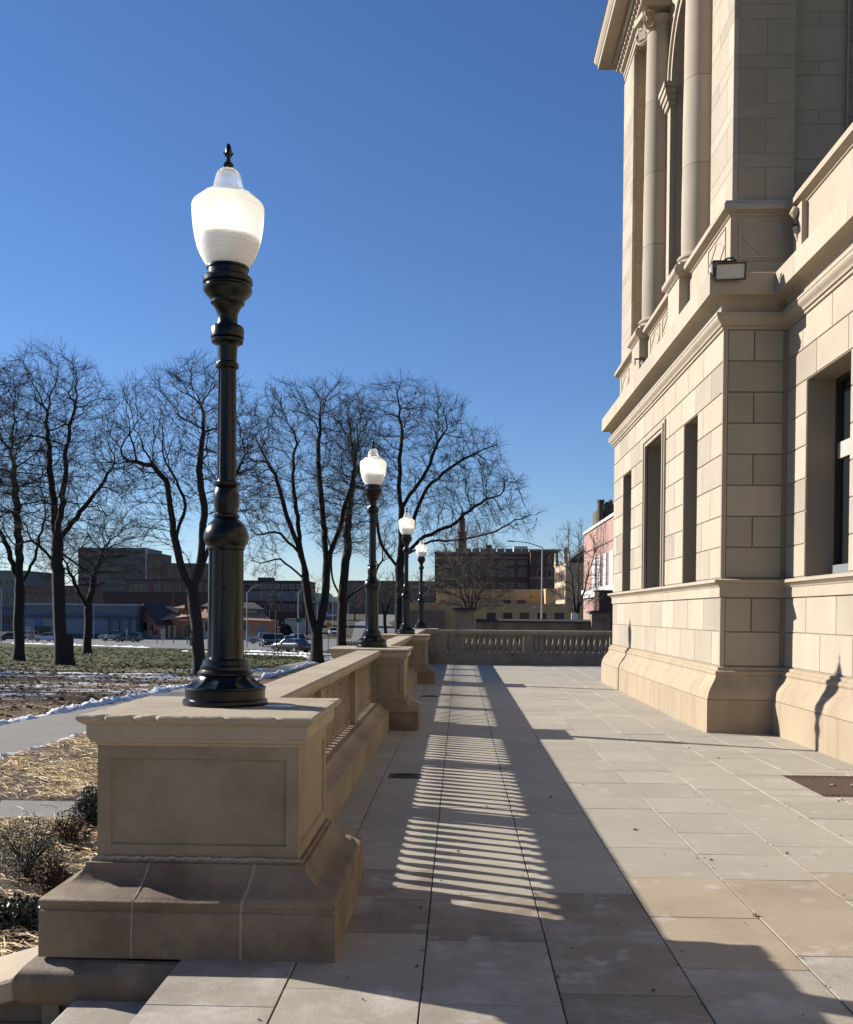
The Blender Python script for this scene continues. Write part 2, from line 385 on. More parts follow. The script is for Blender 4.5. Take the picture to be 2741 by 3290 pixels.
rl = lambda rg: (rg.uniform(-70, -12), rg.uniform(52, 118))
tag(straw('grass', 30000, rl, lambda x, y: 1, 7, simple('grass_blade', (.11, .115, .042), .9, var=.5, scale=1.2), (.1, .3), .03, .03), 'short winter grass tufts on the green park lawn', 'grass', None, 'stuff')

def snow_ridge(pts, w, h, seed, label):
    rg = random.Random(seed); P = []
    for (x0, y0), (x1, y1) in zip(pts[:-1], pts[1:]):
        n = max(2, int(math.hypot(x1 - x0, y1 - y0) / .16))
        for i in range(n): t = i / n; P.append((x0 + (x1 - x0) * t, y0 + (y1 - y0) * t))
    mb = MB(); sec = 7; sm = 1.0
    for i, (x, y) in enumerate(P):
        j = min(i + 1, len(P) - 1); k = max(j - 1, 0); d = Vector((P[j][0] - P[k][0], P[j][1] - P[k][1])).normalized(); nx, ny = -d.y, d.x
        sm = max(0.02, .82 * sm + .18 * rg.uniform(-1.0, 2.6)); ww = w * min(1.3, .35 + .6 * sm); hh = h * sm * min(1, i / 8, (len(P) - 1 - i) / 8); ww *= min(1, .1 + i / 8, .1 + (len(P) - 1 - i) / 8)
        for q in range(sec):
            t = q / (sec - 1) * 2 - 1; zz = hh * max(0, 1 - t * t) * rg.uniform(.35, 1.6) - .012
            ox = t * ww / 2 + rg.uniform(-.04, .04); mb.v.append((x + nx * ox + rg.uniform(-.03, .03), y + ny * ox, zg(y) + .03 + zz))
    for i in range(len(P) - 1):
        for q in range(sec - 1): mb.f.append((i * sec + q, i * sec + q + 1, (i + 1) * sec + q + 1, (i + 1) * sec + q))
    o = mb.build('snow_ridge', M['snow'], None, 60, at=(P[0][0], P[0][1], zg(P[0][1]))); return tag(o, label, 'snow')
snow_ridge([(-11.65, 14), (-11.65, 42), (-12.05, 64)], .5, .11, 1, 'lumpy ridge of shovelled snow along the lawn side of the sidewalk')
snow_ridge([(-8.62, 8), (-8.66, 24), (-9.8, 50)], .22, .05, 2, 'thin strip of snow where straw bed meets the sidewalk')
snow_ridge([(-9.9, 50.6), (-10.5, 70), (-10.5, 96)], .45, .12, 3, 'broken snow lumps beside sidewalk below the forked tree')
snow_ridge([(-12.2, 49.7), (-40, 50.6), (-70, 51)], .4, .06, 4, 'snow line on the near edge of the crossing park path')
snow_ridge([(-12.4, 53.2), (-40, 53.2), (-70, 53.6)], .4, .05, 14, 'snow line on the lawn edge of the crossing park path')
snow_ridge([(-11, 97.0), (-15.5, 100.2), (-24, 110)], .6, .12, 5, 'snow bank along the kerb in front of the turning sedan')
snow_ridge([(-12.4, 84), (-14.0, 92), (-20, 97), (-30, 108)], .5, .10, 6, 'curved snow bank round the lawn corner by the street')
snow_ridge([(-38, 124), (-48, 133), (-66, 147)], .7, .12, 8, 'patchy snow along the street edge of the lawn by parked cars')

# ------------------------------------------------------------------ terrace floor
floor = MB().box((-1.23, -7, -.30), (4.45, 4.42, -.012)).box((-1.5, 4.42, -.30), (4.45, 31.9, -.012)).build('terrace_floor', M['bed'])
tag(floor, kind='structure')
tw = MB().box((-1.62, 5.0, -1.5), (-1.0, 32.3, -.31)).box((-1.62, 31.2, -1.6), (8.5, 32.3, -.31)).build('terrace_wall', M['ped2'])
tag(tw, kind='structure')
lanes = [-1.23, -.71, -.145, .42, .985, 1.55, 2.115, 2.68, 3.245, 3.81, 4.42]
rg = random.Random(11); slabs = []
for li in range(len(lanes) - 1):
    x0, x1 = lanes[li], lanes[li + 1]; y = -3.2 + rg.uniform(0, .6)
    while y < 31.3:
        l = rg.uniform(.56, .80) if y < 16 else rg.uniform(.6, .75)
        slabs.append((x0, x1, y, min(y + l, 31.35))); y += l
GR = (3.15, 3.95, 8.82, 9.97)         # grate opening
def slab_clip(s):
    x0, x1, y0, y1 = s
    if x1 > GR[0] and x0 < GR[1] and y1 > GR[2] and y0 < GR[3]:
        out = []
        if y0 < GR[2] - .02: out.append((x0, x1, y0, GR[2]))
        if y1 > GR[3] + .02: out.append((x0, x1, GR[3], y1))
        ya, yb = max(y0, GR[2]), min(y1, GR[3])
        if x0 < GR[0] - .02: out.append((x0, GR[0], ya, yb))
        if x1 > GR[1] + .02: out.append((GR[1], x1, ya, yb))
        return out
    if x0 >= 3.8 and y0 < 13.2: return [(x0, min(x1, 4.2), y0, y1)]
    return [s]
slabs = [c for s in slabs for c in slab_clip(s)]
def slab_geo(mb, s, dz, rr):
    x0, x1, y0, y1 = s; jx = .0035; jy = .0018; c = .002
    x0 += jx; x1 -= jx; y0 += jy; y1 -= jy; k = len(mb.v); z1 = dz
    tl = [rr.uniform(-.0012, .0012) for _ in range(4)]
    for (x, y) in ((x0, y0), (x1, y0), (x1, y1), (x0, y1)): mb.v.append((x, y, -.035))
    for q, (x, y) in enumerate(((x0, y0), (x1, y0), (x1, y1), (x0, y1))): mb.v.append((x, y, z1 - c + tl[q]))
    for q, (x, y) in enumerate(((x0 + c, y0 + c), (x1 - c, y0 + c), (x1 - c, y1 - c), (x0 + c, y1 - c))): mb.v.append((x, y, z1 + tl[q]))
    for a in (0, 4):
        for i in range(4): j = (i + 1) % 4; mb.f.append((k + a + i, k + a + j, k + a + 4 + j, k + a + 4 + i))
    mb.f.append((k + 8, k + 9, k + 10, k + 11))
def vis(s):
    yc = (s[2] + s[3]) / 2; xc = (s[0] + s[1]) / 2
    if yc < 3.2 or abs(xc) / yc > .46: return 0
    return 1 / yc ** 2
order = sorted(slabs, key=lambda s: -vis(s)); big = order[:290]; rest = order[290:]
rr = random.Random(4)
for s in big:
    xc, yc = (s[0] + s[1]) / 2, (s[2] + s[3]) / 2; u = rr.random()
    if yc < 4.5: mt = 'slabp' if u < .85 or xc < -.7 else 'slabb'
    elif yc < 5.9: mt = ('slabt' if xc > .95 else 'slabb') if u < .85 else 'slab'
    elif yc < 6.6 and xc < 1: mt = 'slabb' if u < .35 else 'slab'
    else: mt = 'slab'
    mb = MB(); slab_geo(mb, s, rr.uniform(-.0015, .0015), rr); mb.build('paving_slab', M[mt], floor)
mb = MB()
for s in rest: slab_geo(mb, s, rr.uniform(-.0015, .0015), rr)
o = mb.build('paving_slabs', M['slab'], floor); tag(o, kind='stuff')

# entrance stairs going down beside the first pedestal
st = thing('stone_staircase', 'broad sandstone stairs dropping beside the chipped pedestal', 'stairs', (-1.25, 2, -1.3))
for i in range(7):
    x1 = -1.23 - .43 * i; x0 = x1 - .455; z = -.165 * (i + 1)
    o = MB().box((x0, -4, z - .16), (x1 + .02, 4.54, z)).build('step', M['slabp'], st); bevel(o, .012)
# cheek wall of the stairs, its moulded course and sloping coping
cw = thing('cheek_wall', 'sloping stone stair cheek wall with rounded coping course under the chipped pedestal', 'wall', (-2.5, 4.8, -1.3))
MB().prism([(-1.21, 4.56, -1.4), (-1.95, 4.56, -1.4), (-6.2, 4.56, -1.4), (-6.2, 4.56, -1.32), (-1.95, 4.56, -.16), (-1.21, 4.56, -.16)], (0, .42, 0)).build('wall', M['ped2'], cw)
MB().box((-1.88, 4.515, -1.35), (-1.80, 4.56, -.21)).build('pilaster', M['ped'], cw)
prof = [(-.10, -.212), (.0, -.212), (.045, -.20), (.075, -.165), (.082, -.12), (.075, -.07), (.045, -.03), (.0, -.012), (-.10, -.012)]
o = MB().sweep([(-1.235, 4.46), (-1.875, 4.46), (-1.875, 5.85)], [(-a if False else a, z) for a, z in prof], jit=lambda i, q, o_, z: (o_ + 0, z)).build('torus_course', M['ped2'], cw, 50)
# coping blocks on the slope
rr = random.Random(8); x = -1.97
while x > -6.0:
    x2 = x - rr.uniform(.9, 1.25); f = lambda t: -.10 + (t + 1.97) * .29
    o = MB().prism([(x - .004, 4.47, f(x) - .11), (x2 + .004, 4.47, f(x2) - .11), (x2 + .004, 4.47, f(x2)), (x - .004, 4.47, f(x))], (0, .56, 0)).build('coping_stone', M['pedcap'], cw); bevel(o, .03, 3); x = x2

# ------------------------------------------------------------------ pedestals
PED_Y = [5.12, 13.98, 22.82, 31.62]; PX = -1.205
PLAB = ['wide sandstone pedestal with chipped cap and pale mortar repairs beside the stairs',
        'sandstone lamp pedestal second along from the stairs with flared base',
        'sandstone lamp pedestal third along from the stairs with flared base',
        'sandstone corner pedestal where side balustrade meets the end balustrade']
base_prof = [(.665, 0), (.665, .205), (.655, .214), (.655, .224), (.664, .232), (.668, .248), (.660, .262), (.642, .270), (.632, .274), (.605, .284), (.575, .300), (.545, .323), (.522, .350), (.510, .375), (.508, .388), (.492, .392), (.488, .404), (.0, .404)]
cap_prof = [(.0, .925), (.475, .925), (.480, .938), (.498, .945), (.505, .962), (.512, .966), (.512, 1.022), (.520, 1.027), (.540, 1.040), (.548, 1.052), (.546, 1.064), (.538, 1.070), (.505, 1.0718), (.0, 1.072)]
def square(c, n=1):
    pts = [(1, -1), (-1, -1), (-1, 1), (1, 1)]      # clockwise from above so that left-of-travel points outwards
    P = []
    for i in range(4):
        a, b2 = pts[i], pts[(i + 1) % 4]
        for t in range(n): P.append((a[0] + (b2[0] - a[0]) * t / n, a[1] + (b2[1] - a[1]) * t / n))
    return P
def sq_lathe(mb, cx, cy, prof, n=1, jit=None):
    k = len(mb.v); S = square(0, n); m_ = len(S)
    for q, (r, z) in enumerate(prof):
        for i, (a, b2) in enumerate(S):
            r2, z2 = jit(i, q, r, z) if jit else (r, z)
            mb.v.append((cx + a * r2, cy + b2 * r2, z2))
    for q in range(len(prof) - 1):
        for i in range(m_):
            j = (i + 1) % m_; mb.f.append((k + q * m_ + i, k + q * m_ + j, k + (q + 1) * m_ + j, k + (q + 1) * m_ + i))
    return mb
for pi, py in enumerate(PED_Y):
    ped = thing('stone_pedestal', PLAB[pi], 'pedestal', (PX, py, 0), 0)
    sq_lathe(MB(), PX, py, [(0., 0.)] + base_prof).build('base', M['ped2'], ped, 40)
    rj = random.Random(20 + pi); chip = {}
    def jit(i, q, r, z):
        if r < .4: return r, z
        key = (i, q >= 7)
        if key not in chip: chip[key] = -abs(rj.gauss(0, .0018)) - (rj.uniform(.006, .018) if rj.random() < .07 else 0)
        e = chip[key] if q in (8, 9, 10, 11) else chip[key] * .25
        return r + e, z + (e * .5 if q >= 9 else 0)
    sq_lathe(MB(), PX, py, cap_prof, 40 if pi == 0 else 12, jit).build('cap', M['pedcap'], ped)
    # die with sunk panels
    bm = bmesh.new(); bmesh.ops.create_cube(bm, size=1.0, matrix=Matrix.Translation((0, 0, .665)) @ Matrix.Diagonal((.94, .94, .522, 1)))
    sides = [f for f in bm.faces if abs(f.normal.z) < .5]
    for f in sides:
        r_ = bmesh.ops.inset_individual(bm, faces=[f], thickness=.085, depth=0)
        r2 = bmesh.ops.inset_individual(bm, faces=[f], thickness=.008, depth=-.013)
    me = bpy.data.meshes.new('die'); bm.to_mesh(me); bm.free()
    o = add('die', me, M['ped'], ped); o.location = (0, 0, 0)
    if pi == 0:
        # pale mortar repairs running down the joints of the base stones
        for xs_, w0 in ((-.245, .010), (.245, .018)):
            mbm = MB(); rj2 = random.Random(int(w0 * 1000)); prev = None
            fine = []
            for (a, za), (c, zc) in zip(base_prof[:-2], base_prof[1:-1]):
                nn = max(1, int(math.hypot(a - c, za - zc) / .025))
                for t in range(nn): fine.append((a + (c - a) * t / nn, za + (zc - za) * t / nn))
            for r, z in fine:
                cx = xs_ + (.5 * (z - .22) * .35 if z > .22 else 0) + rj2.uniform(-.0015, .0015); w = w0 * rj2.uniform(.7, 1.1) * .8 * (1.2 if z > .25 else 1)
                yy = py - r - .0025; a3 = (PX + cx - w / 2, yy, z + .001); b3 = (PX + cx + w / 2, yy, z + .001)
                if prev: mbm.poly([prev[0], prev[1], b3, a3])
                prev = (a3, b3)
            mbm.build('mortar_repair', M['mortar'], ped)
        mbm = MB(); prev = None
        for i in range(60):
            x = PX - .486 + .972 * i / 59; h = .006 * rj.uniform(.5, 1.5)
            cur = ((x, py - .4905, .404 - h), (x, py - .484, .404 + h * 1.4))
            if prev: mbm.poly([prev[0], cur[0], cur[1], prev[1]])
            prev = cur
        mbm.build('mortar_bed', M['mortar'], ped)

# ------------------------------------------------------------------ balustrades
rail_prof = [(-.085, .928), (.085, .928), (.095, .940), (.125, .952), (.14, .985), (.158, .992), (.165, 1.01), (.165, 1.035), (.15, 1.048), (-.15, 1.048), (-.165, 1.035), (-.165, 1.01), (-.158, .992), (-.14, .985), (-.125, .952), (-.095, .940)]
bb_prof = [(.285, 0), (.285, .235), (.277, .243), (.282, .255), (.265, .265), (.230, .278), (.19, .30), (.165, .328), (.158, .345), (.11, .352), (.11, .368)]
bb_prof = bb_prof + [(-a, z) for a, z in bb_prof[::-1]]
bal = MB().box((-.055, -.055, .368), (.055, .055, .408))
bal.lathe([(.046, .408), (.048, .422), (.034, .438), (.036, .45), (.053, .50), (.058, .535), (.054, .58), (.041, .65), (.032, .72), (.029, .79), (.031, .82), (.042, .828), (.042, .842), (.031, .85), (.040, .87), (.048, .884)], 14)
bal.box((-.052, -.052, .884), (.052, .052, .929))
bal_me = bal.mesh('baluster', smooth=45)
def span(name_label, p0, p1, cells, respond=.10, n_each=12, group=None):
    """balustrade along p0->p1 with cells bays separated by solid piers"""
    p0 = Vector((*p0, 0)); p1 = Vector((*p1, 0)); d = (p1 - p0); Ln = d.length; d.normalize(); nx = Vector((-d.y, d.x, 0))
    root = thing('stone_balustrade', name_label, 'balustrade', tuple(p0), 0)
    pier = .29; cell = (Ln - 2 * respond - (cells - 1) * pier) / cells
    def obx(mb, s0, s1, o0, o1, z0, z1):
        a = p0 + d * s0; b2 = p0 + d * s1
        pts = [a + nx * o0, b2 + nx * o0, b2 + nx * o1, a + nx * o1]; return mb.prism([(p.x, p.y, z0) for p in pts], (0, 0, z1 - z0))
    s = 0
    rg2 = random.Random(int(Ln * 100)); cuts = [0]
    while cuts[-1] < Ln - 1.9: cuts.append(cuts[-1] + rg2.uniform(1.5, 1.75))
    cuts.append(Ln)
    for a, b2 in zip(cuts[:-1], cuts[1:]):
        A = p0 + d * (a + .002); B = p0 + d * (b2 - .002)
        MB().sweep([(A.x, A.y), (B.x, B.y)], bb_prof).build('base_course', M['ped'], root, 40)
    for a, b2 in ((0, Ln * .34), (Ln * .34, Ln * .67), (Ln * .67, Ln)):
        A = p0 + d * (a + .0015); B = p0 + d * (b2 - .0015)
        MB().sweep([(A.x, A.y), (B.x, B.y)], rail_prof).build('rail', M['pedcap'], root, 40)
    for sd_, s0, s1 in ((0, 0, respond), (1, Ln - respond, Ln)):
        obx(MB(), s0, s1, -.095, .095, .368, .929).build('pier', M['ped'], root)
    s = respond
    for c in range(cells):
        nb = n_each if cells > 1 or n_each else n_each
        for i in range(nb):
            p = p0 + d * (s + cell * (i + .5) / nb)
            o = add('baluster', bal_me, M['ped'], root); o.location = p - p0; o.rotation_euler = (0, 0, math.atan2(d.y, d.x))
        s += cell
        if c < cells - 1:
            obx(MB(), s, s + pier, -.10, .10, .368, .929).build('pier', M['ped'], root); s += pier
    return root
SL = ['balustrade span joining the chipped pedestal to the second lamp pedestal', 'balustrade span joining the second and third lamp pedestals', 'balustrade span joining the third lamp pedestal to the corner pedestal']
for i in range(3): span(SL[i], (PX, PED_Y[i] + .50), (PX, PED_Y[i + 1] - .50), 3)
span('end balustrade closing the terrace between corner pedestal and building', (PX + .5, 31.25), (4.9, 31.25), 2, .3, 13)

# ------------------------------------------------------------------ lamp posts
def flute(n, d):
    return lambda a, z, i: 1 - d * (0.5 + 0.5 * math.cos(a * n))
def scallop(a, z, i): return 1 + .03 * math.cos(a * 12)
lp = thing('lamp_post', 'lit lamp on chipped pedestal: black fluted post with acorn globe', 'lamp post', (PX, 5.19, 1.072), 0, 'lamp posts along the balustrade')
def lpart(nm, prof, mat, n=32, mod=None, smooth=35, parent=lp):
    o = add(nm, MB().lathe(prof, n, mod=mod).mesh(nm, smooth=smooth), mat, parent); return o
lpart('base', [(.214, 0), (.217, .012), (.214, .026), (.203, .032), (.203, .078), (.208, .082), (.205, .092), (.190, .095)], M['black'], 40)
lpart('base_skirt', [(.192, .093), (.168, .108), (.146, .126), (.134, .142), (.130, .150), (.140, .155), (.142, .164), (.134, .172), (.128, .180), (.128, .196), (.118, .204), (.114, .226), (.100, .236)], M['black'], 48, lambda a, z, i: 1 + (.075 * max(-.3, math.cos(a * 12)) if z < .145 else 0))
lpart('lower_shaft', [(.094, .232), (.093, .25), (.090, .50), (.088, .79), (.096, .80), (.096, .815)], M['black'], 64, lambda a, z, i: (1 - .10 * max(0, math.cos(a * 8)) ** .5) if .24 < z < .795 else 1)
lpart('bulge_collar', [(.096, .812), (.108, .828), (.114, .85), (.114, .872), (.106, .90), (.090, .928), (.070, .945), (.060, .955), (.066, .962), (.066, .972), (.058, .98), (.060, .995), (.067, 1.04), (.066, 1.08), (.056, 1.11), (.052, 1.118), (.070, 1.124), (.070, 1.138), (.052, 1.146)], M['black'], 36)
o = add('access_bolt', MB().obox((-.02, -.092, .60), (.008, 0, 0), (0, .008, 0), (0, 0, .006)).mesh('access_bolt'), M['iron'], lp)
lpart('upper_shaft', [(.052, 1.14), (.0495, 1.16), (.046, 1.72), (.058, 1.728), (.060, 1.738), (.058, 1.750), (.048, 1.758), (.052, 1.84), (.060, 1.85)], M['black'], 64, lambda a, z, i: (1 - .11 * max(0, math.cos(a * 8)) ** .5) if 1.15 < z < 1.725 else 1)
lpart('collar_ring', [(.066, 1.848), (.080, 1.856), (.082, 1.870), (.074, 1.876), (.084, 1.882), (.085, 1.925), (.078, 1.938), (.060, 1.942)], M['black'], 32)
lpart('capital', [(.058, 1.94), (.051, 1.96), (.052, 2.0), (.064, 2.03), (.078, 2.05), (.086, 2.055), (.086, 2.068), (.092, 2.08), (.112, 2.10), (.124, 2.118), (.125, 2.132), (.114, 2.142), (.114, 2.150), (.126, 2.158), (.127, 2.180), (.118, 2.190), (.102, 2.196), (.102, 2.225), (.108, 2.229), (.108, 2.240), (.09, 2.242)], M['black'], 36)
gprof = []
ctrl = [(.098, 2.238), (.118, 2.262), (.140, 2.30), (.156, 2.34), (.168, 2.39), (.176, 2.44), (.181, 2.49), (.1835, 2.535), (.182, 2.553), (.172, 2.568), (.150, 2.582)]
for (a, za), (c, zc) in zip(ctrl[:-1], ctrl[1:]):
    nn = max(2, int((zc - za) / .006))
    for t in range(nn):
        f = t / nn; gprof.append((a + (c - a) * f + (.0012 if t % 2 else -.0008), za + (zc - za) * f))
gprof.append(ctrl[-1])
gl = lpart('globe', gprof, M['globe'], 48, smooth=25)
lpart('globe_top', [(.150, 2.580), (.143, 2.594), (.128, 2.600), (.126, 2.608), (.108, 2.616), (.084, 2.622), (.079, 2.632), (.074, 2.66), (.064, 2.70), (.055, 2.722), (.042, 2.735), (.0, 2.738)], M['globetop'], 64, lambda a, z, i: (1 - .035 * (i % 2)) if z > 2.63 else 1, 25)
add('reflector_cup', MB().lathe([(.09, 2.235), (.105, 2.27), (.128, 2.33), (.142, 2.385), (.139, 2.385), (.124, 2.33), (.10, 2.27), (.08, 2.24)], 32, caps=False).mesh('reflector_cup', smooth=40), simple('white_refractor', (.85, .85, .85), .4), lp)
lpart('bulb', [(.0, 2.42), (.022, 2.43), (.040, 2.45), (.046, 2.48), (.046, 2.53), (.036, 2.56), (.0, 2.572)], M['bulb'], 20)
lpart('finial', [(.012, 2.736), (.014, 2.744), (.024, 2.752), (.027, 2.762), (.022, 2.772), (.010, 2.778), (.013, 2.786), (.009, 2.792), (.014, 2.806), (.017, 2.83), (.013, 2.853), (.008, 2.868), (.0, 2.874)], M['black'], 14)
fm = MB()
for a in (2.6, 3.5, .4): fm.tube([(0, 0, 2.798), (.012 * math.cos(a), .012 * math.sin(a), 2.81), (.026 * math.cos(a), .02 * math.sin(a), 2.828)], [.006, .007, .003], 5)
add('finial_leaf', fm.mesh('finial_leaf'), M['black'], lp)
LPL = ['lit black lamp post with acorn globe on second pedestal from the stairs', 'lit black lamp post with acorn globe on third pedestal from the stairs', 'lit black lamp post with acorn globe on the corner pedestal']
for i in range(1, 4):
    c = copy_tree(lp, (PX - .01, PED_Y[i] + .03, 1.072)); c['label'] = LPL[i - 1]
# puddle of melt ice by the first lamp
mb = MB(); rr = random.Random(3); ring = [(PX + .30 + .085 * math.cos(a / 18 * 2 * math.pi) * rr.uniform(.8, 1.2), 5.10 + .05 * math.sin(a / 18 * 2 * math.pi) * rr.uniform(.7, 1.2)) for a in range(18)]
mb.prism([(x, y, 1.0725) for x, y in ring], (0, 0, .004))
tag(mb.build('ice_patch', simple('wet_ice', (.62, .66, .72), .15, spec=.6, bump=.5, scale=40), None, 30, at=(PX + .3, 5.1, 1.072)), 'small patch of melting ice beside the lamp base on chipped pedestal', 'ice')

# ------------------------------------------------------------------ the stone building
BX = 3.48; NX_ = 4.33; CY0, CY1 = 13.7, 23.3
bld = thing('stone_building', 'tall pale limestone civic building with rusticated ground storey and columns', 'building', (6, 16, 0))
PATH = [(NX_, -9), (NX_, CY0), (BX, CY0), (BX, CY1), (8.5, CY1)]
def bpart(mb, nm, mat='lime', smooth=None, parent=bld): return mb.build(nm, M[mat], parent, smooth)
# core of the ground storey with openings
def wall_with_openings(mb, axis_x, y0, y1, z0, z1, openings, face_off, thick):
    """wall whose face looks to -X at axis_x + face_off"""
    xa, xb = axis_x + face_off, axis_x + face_off + thick; y = y0
    for (a, b2, c, d) in sorted(openings):
        if a > y: mb.box((xa, y, z0), (xb, a, z1))
        if c > z0: mb.box((xa, a, z0), (xb, b2, c))
        if d < z1: mb.box((xa, a, d), (xb, b2, z1))
        y = b2
    mb.box((xa, y, z0), (xb, y1, z1)); return mb
OP_P = [(15.13, 16.05, 2.05, 4.53), (17.63, 19.24, 2.05, 4.70), (20.93, 21.97, 2.05, 4.53)]
OP_N = [(11.5, 12.94, 2.05, 4.53), (7.6, 9.04, 2.05, 4.53), (3.7, 5.14, 2.05, 4.53), (-.2, 1.24, 2.05, 4.53)]
mb = MB(); wall_with_openings(mb, BX, CY0 + .026, CY1, 0, 5.9, OP_P, .014, .44)
pw = bpart(mb, 'wall', 'backing')
mb = MB().box((BX + .47, CY0 + .026, 0), (NX_ + .02, CY0 + .5, 5.9))
sw = bpart(mb, 'wall', 'backing')
mb = MB(); wall_with_openings(mb, NX_, -9, CY0 + .026, 0, 5.9, OP_N, .014, .44)
nw = bpart(mb, 'wall', 'backing')
cache = {}
def block_mesh(l, h, t=.07, c=.005):
    key = (round(l, 3), round(h, 3))
    if key not in cache:
        m_ = MB(); l2 = l / 2; h2 = h / 2
        m_.v += [(-l2, -t, -h2), (l2, -t, -h2), (l2, -t, h2), (-l2, -t, h2), (-l2, -c, -h2), (l2, -c, -h2), (l2, -c, h2), (-l2, -c, h2), (-l2 + c, 0, -h2 + c), (l2 - c, 0, -h2 + c), (l2 - c, 0, h2 - c), (-l2 + c, 0, h2 - c)]
        for a in (0, 4):
            for i in range(4): j = (i + 1) % 4; m_.f.append((a + i, a + j, a + 4 + j, a + 4 + i))
        m_.f.append((8, 9, 10, 11)); cache[key] = m_.mesh('stone_block')
    return cache[key]
def lay(parent, origin, direction, s0, s1, zs, openings, bl, off=0.0, gap=.014, mats=('lime', 'lime', 'limeg'), seed=1, zgap=None, margin=.0, phase=0.0):
    """rows of blocks along direction from origin; openings in (s0,s1,z0,z1)"""
    rg2 = random.Random(seed); ang = math.atan2(direction[1], direction[0]); n = (-direction[1], direction[0]); zgap = gap if zgap is None else zgap
    for r, (z0, z1) in enumerate(zs):
        iv = [(s0 + margin, s1 - margin)]
        for (a, b2, c, d) in openings:
            if z1 > c + .06 and z0 < d - .06:
                nv = []
                for (p, q) in iv:
                    if a > p: nv.append((p, min(q, a)))
                    if b2 < q: nv.append((max(p, b2), q))
                iv = [x for x in nv if x[1] - x[0] > .03]
        for (p, q) in iv:
            js = []; x = s0 + phase + (bl / 2 if r % 2 else 0)
            while x < q:
                if x > p + .22 and x < q - .22: js.append(x)
                x += bl
            pts = [p] + js + [q]
            for a, b2 in zip(pts[:-1], pts[1:]):
                l = b2 - a - gap; h = z1 - z0 - zgap
                if l <= 0.02: continue
                o = add('stone_block', block_mesh(l, h), M['lime'], parent)
                mt = M[rg2.choice(mats)]
                if mt is not M['lime']:
                    o.material_slots[0].link = 'OBJECT'; o.material_slots[0].material = mt
                sc = (a + b2) / 2
                o.location = Vector((origin[0] + direction[0] * sc + n[0] * off, origin[1] + direction[1] * sc + n[1] * off, (z0 + z1) / 2)) - org(parent)
                o.rotation_euler = (0, 0, ang)
ZS = [(2.054 + .4133 * i, 2.054 + .4133 * (i + 1)) for i in range(8)]; ZL = [(.875, 1.335), (1.335, 1.79)]
opp = [(a - CY0, b2 - CY0, c, d) for a, b2, c, d in OP_P]
opp2 = [opp[0], (opp[1][0] - .2, opp[1][1] + .2, 2.05, 4.94), opp[2]]
lay(pw, (BX, CY0), (0, 1), 0, CY1 - CY0, ZS, opp2, .95, seed=2, margin=.03, phase=.62)
lay(pw, (BX, CY0), (0, 1), 0, CY1 - CY0, ZL, [], 1.0, seed=3, margin=.03, phase=.45)
MB().box((BX, CY0, .875), (BX + .06, CY0 + .028, 1.79)).build('corner_strip', M['lime'], pw)
MB().box((BX, CY0, 2.054), (BX + .06, CY0 + .028, 5.36)).build('corner_strip', M['lime'], pw)
lay(sw, (NX_, CY0), (-1, 0), .05, NX_ - BX - .06, ZS, [], .41 * 2, seed=4, mats=('limeg', 'limeg', 'lime'), phase=-.02)
lay(sw, (NX_, CY0), (-1, 0), .05, NX_ - BX - .06, ZL, [], .41 * 2, seed=5, mats=('limeg', 'limeg', 'lime'), phase=-.02)
opn = [(a + 9, b2 + 9, c, d) for a, b2, c, d in OP_N]
lay(nw, (NX_, -9), (0, 1), 6, CY0 + 9, ZS, opn, 1.02, seed=6, margin=.01, phase=.30)
lay(nw, (NX_, -9), (0, 1), 6, CY0 + 9, ZL, [], 1.02, seed=7, margin=.01, phase=.05)
# plinth: base blocks and swelling upper course, cut into stones
low = [(.21, 0), (.21, .436), (-.2, .436), (-.2, 0)]
cym = [(.207, .442), (.200, .475), (.188, .52), (.165, .575), (.130, .63), (.095, .675), (.075, .715), (.066, .745), (.058, .752), (.064, .76), (.072, .775), (.070, .80), (.058, .815), (.035, .822), (.030, .86), (.012, .868), (-.2, .868), (-.2, .442)]
wt = [(.0, 1.797), (.016, 1.80), (.016, 1.925), (.03, 1.935), (.035, 1.95), (.06, 1.965), (.085, 1.985), (.10, 1.992), (.10, 2.025), (.085, 2.034), (.0, 2.046), (-.2, 2.046), (-.2, 1.797)]
bed_ = [(.0, 5.36), (.022, 5.364), (.026, 5.40), (.05, 5.405), (.052, 5.425), (.07, 5.445), (.10, 5.47), (.115, 5.50), (.112, 5.525), (.122, 5.53), (.122, 5.56), (.06, 5.575), (-.1, 5.58), (-.1, 5.36)]
cor = [(-.1, 5.582), (.045, 5.582), (.05, 5.65), (.08, 5.71), (.13, 5.745), (.20, 5.752), (.252, 5.755), (.252, 6.035), (.24, 6.045), (.0, 6.062), (-.1, 6.065)]
def run(nm, prof, cuts_spec, mat, smooth=40, gap=.0025):
    """break PATH into stones; corner stones turn the corner"""
    P = [Vector(p) for p in PATH]; seg = [(P[i + 1] - P[i]).length for i in range(4)]; cum = [0]
    for s in seg: cum.append(cum[-1] + s)
    def at(s):
        for i in range(4):
            if s <= cum[i + 1] + 1e-6: return P[i] + (P[i + 1] - P[i]) * ((s - cum[i]) / seg[i])
    rg2 = random.Random(len(nm)); cuts = [0]
    while cuts[-1] < cum[-1]:
        n = cuts[-1] + rg2.uniform(*cuts_spec)
        for c in cum[1:4]:
            if abs(n - c) < .3: n = c + .42
        cuts.append(min(n, cum[-1]))
    for a, b2 in zip(cuts[:-1], cuts[1:]):
        if b2 - a < .05: continue
        pts = [at(a + gap)] + [P[i] for i in range(1, 4) if a + .01 < cum[i] < b2 - .01] + [at(b2 - gap)]
        MB().sweep([tuple(p) for p in pts], prof).build(nm, M[mat], bld, smooth)
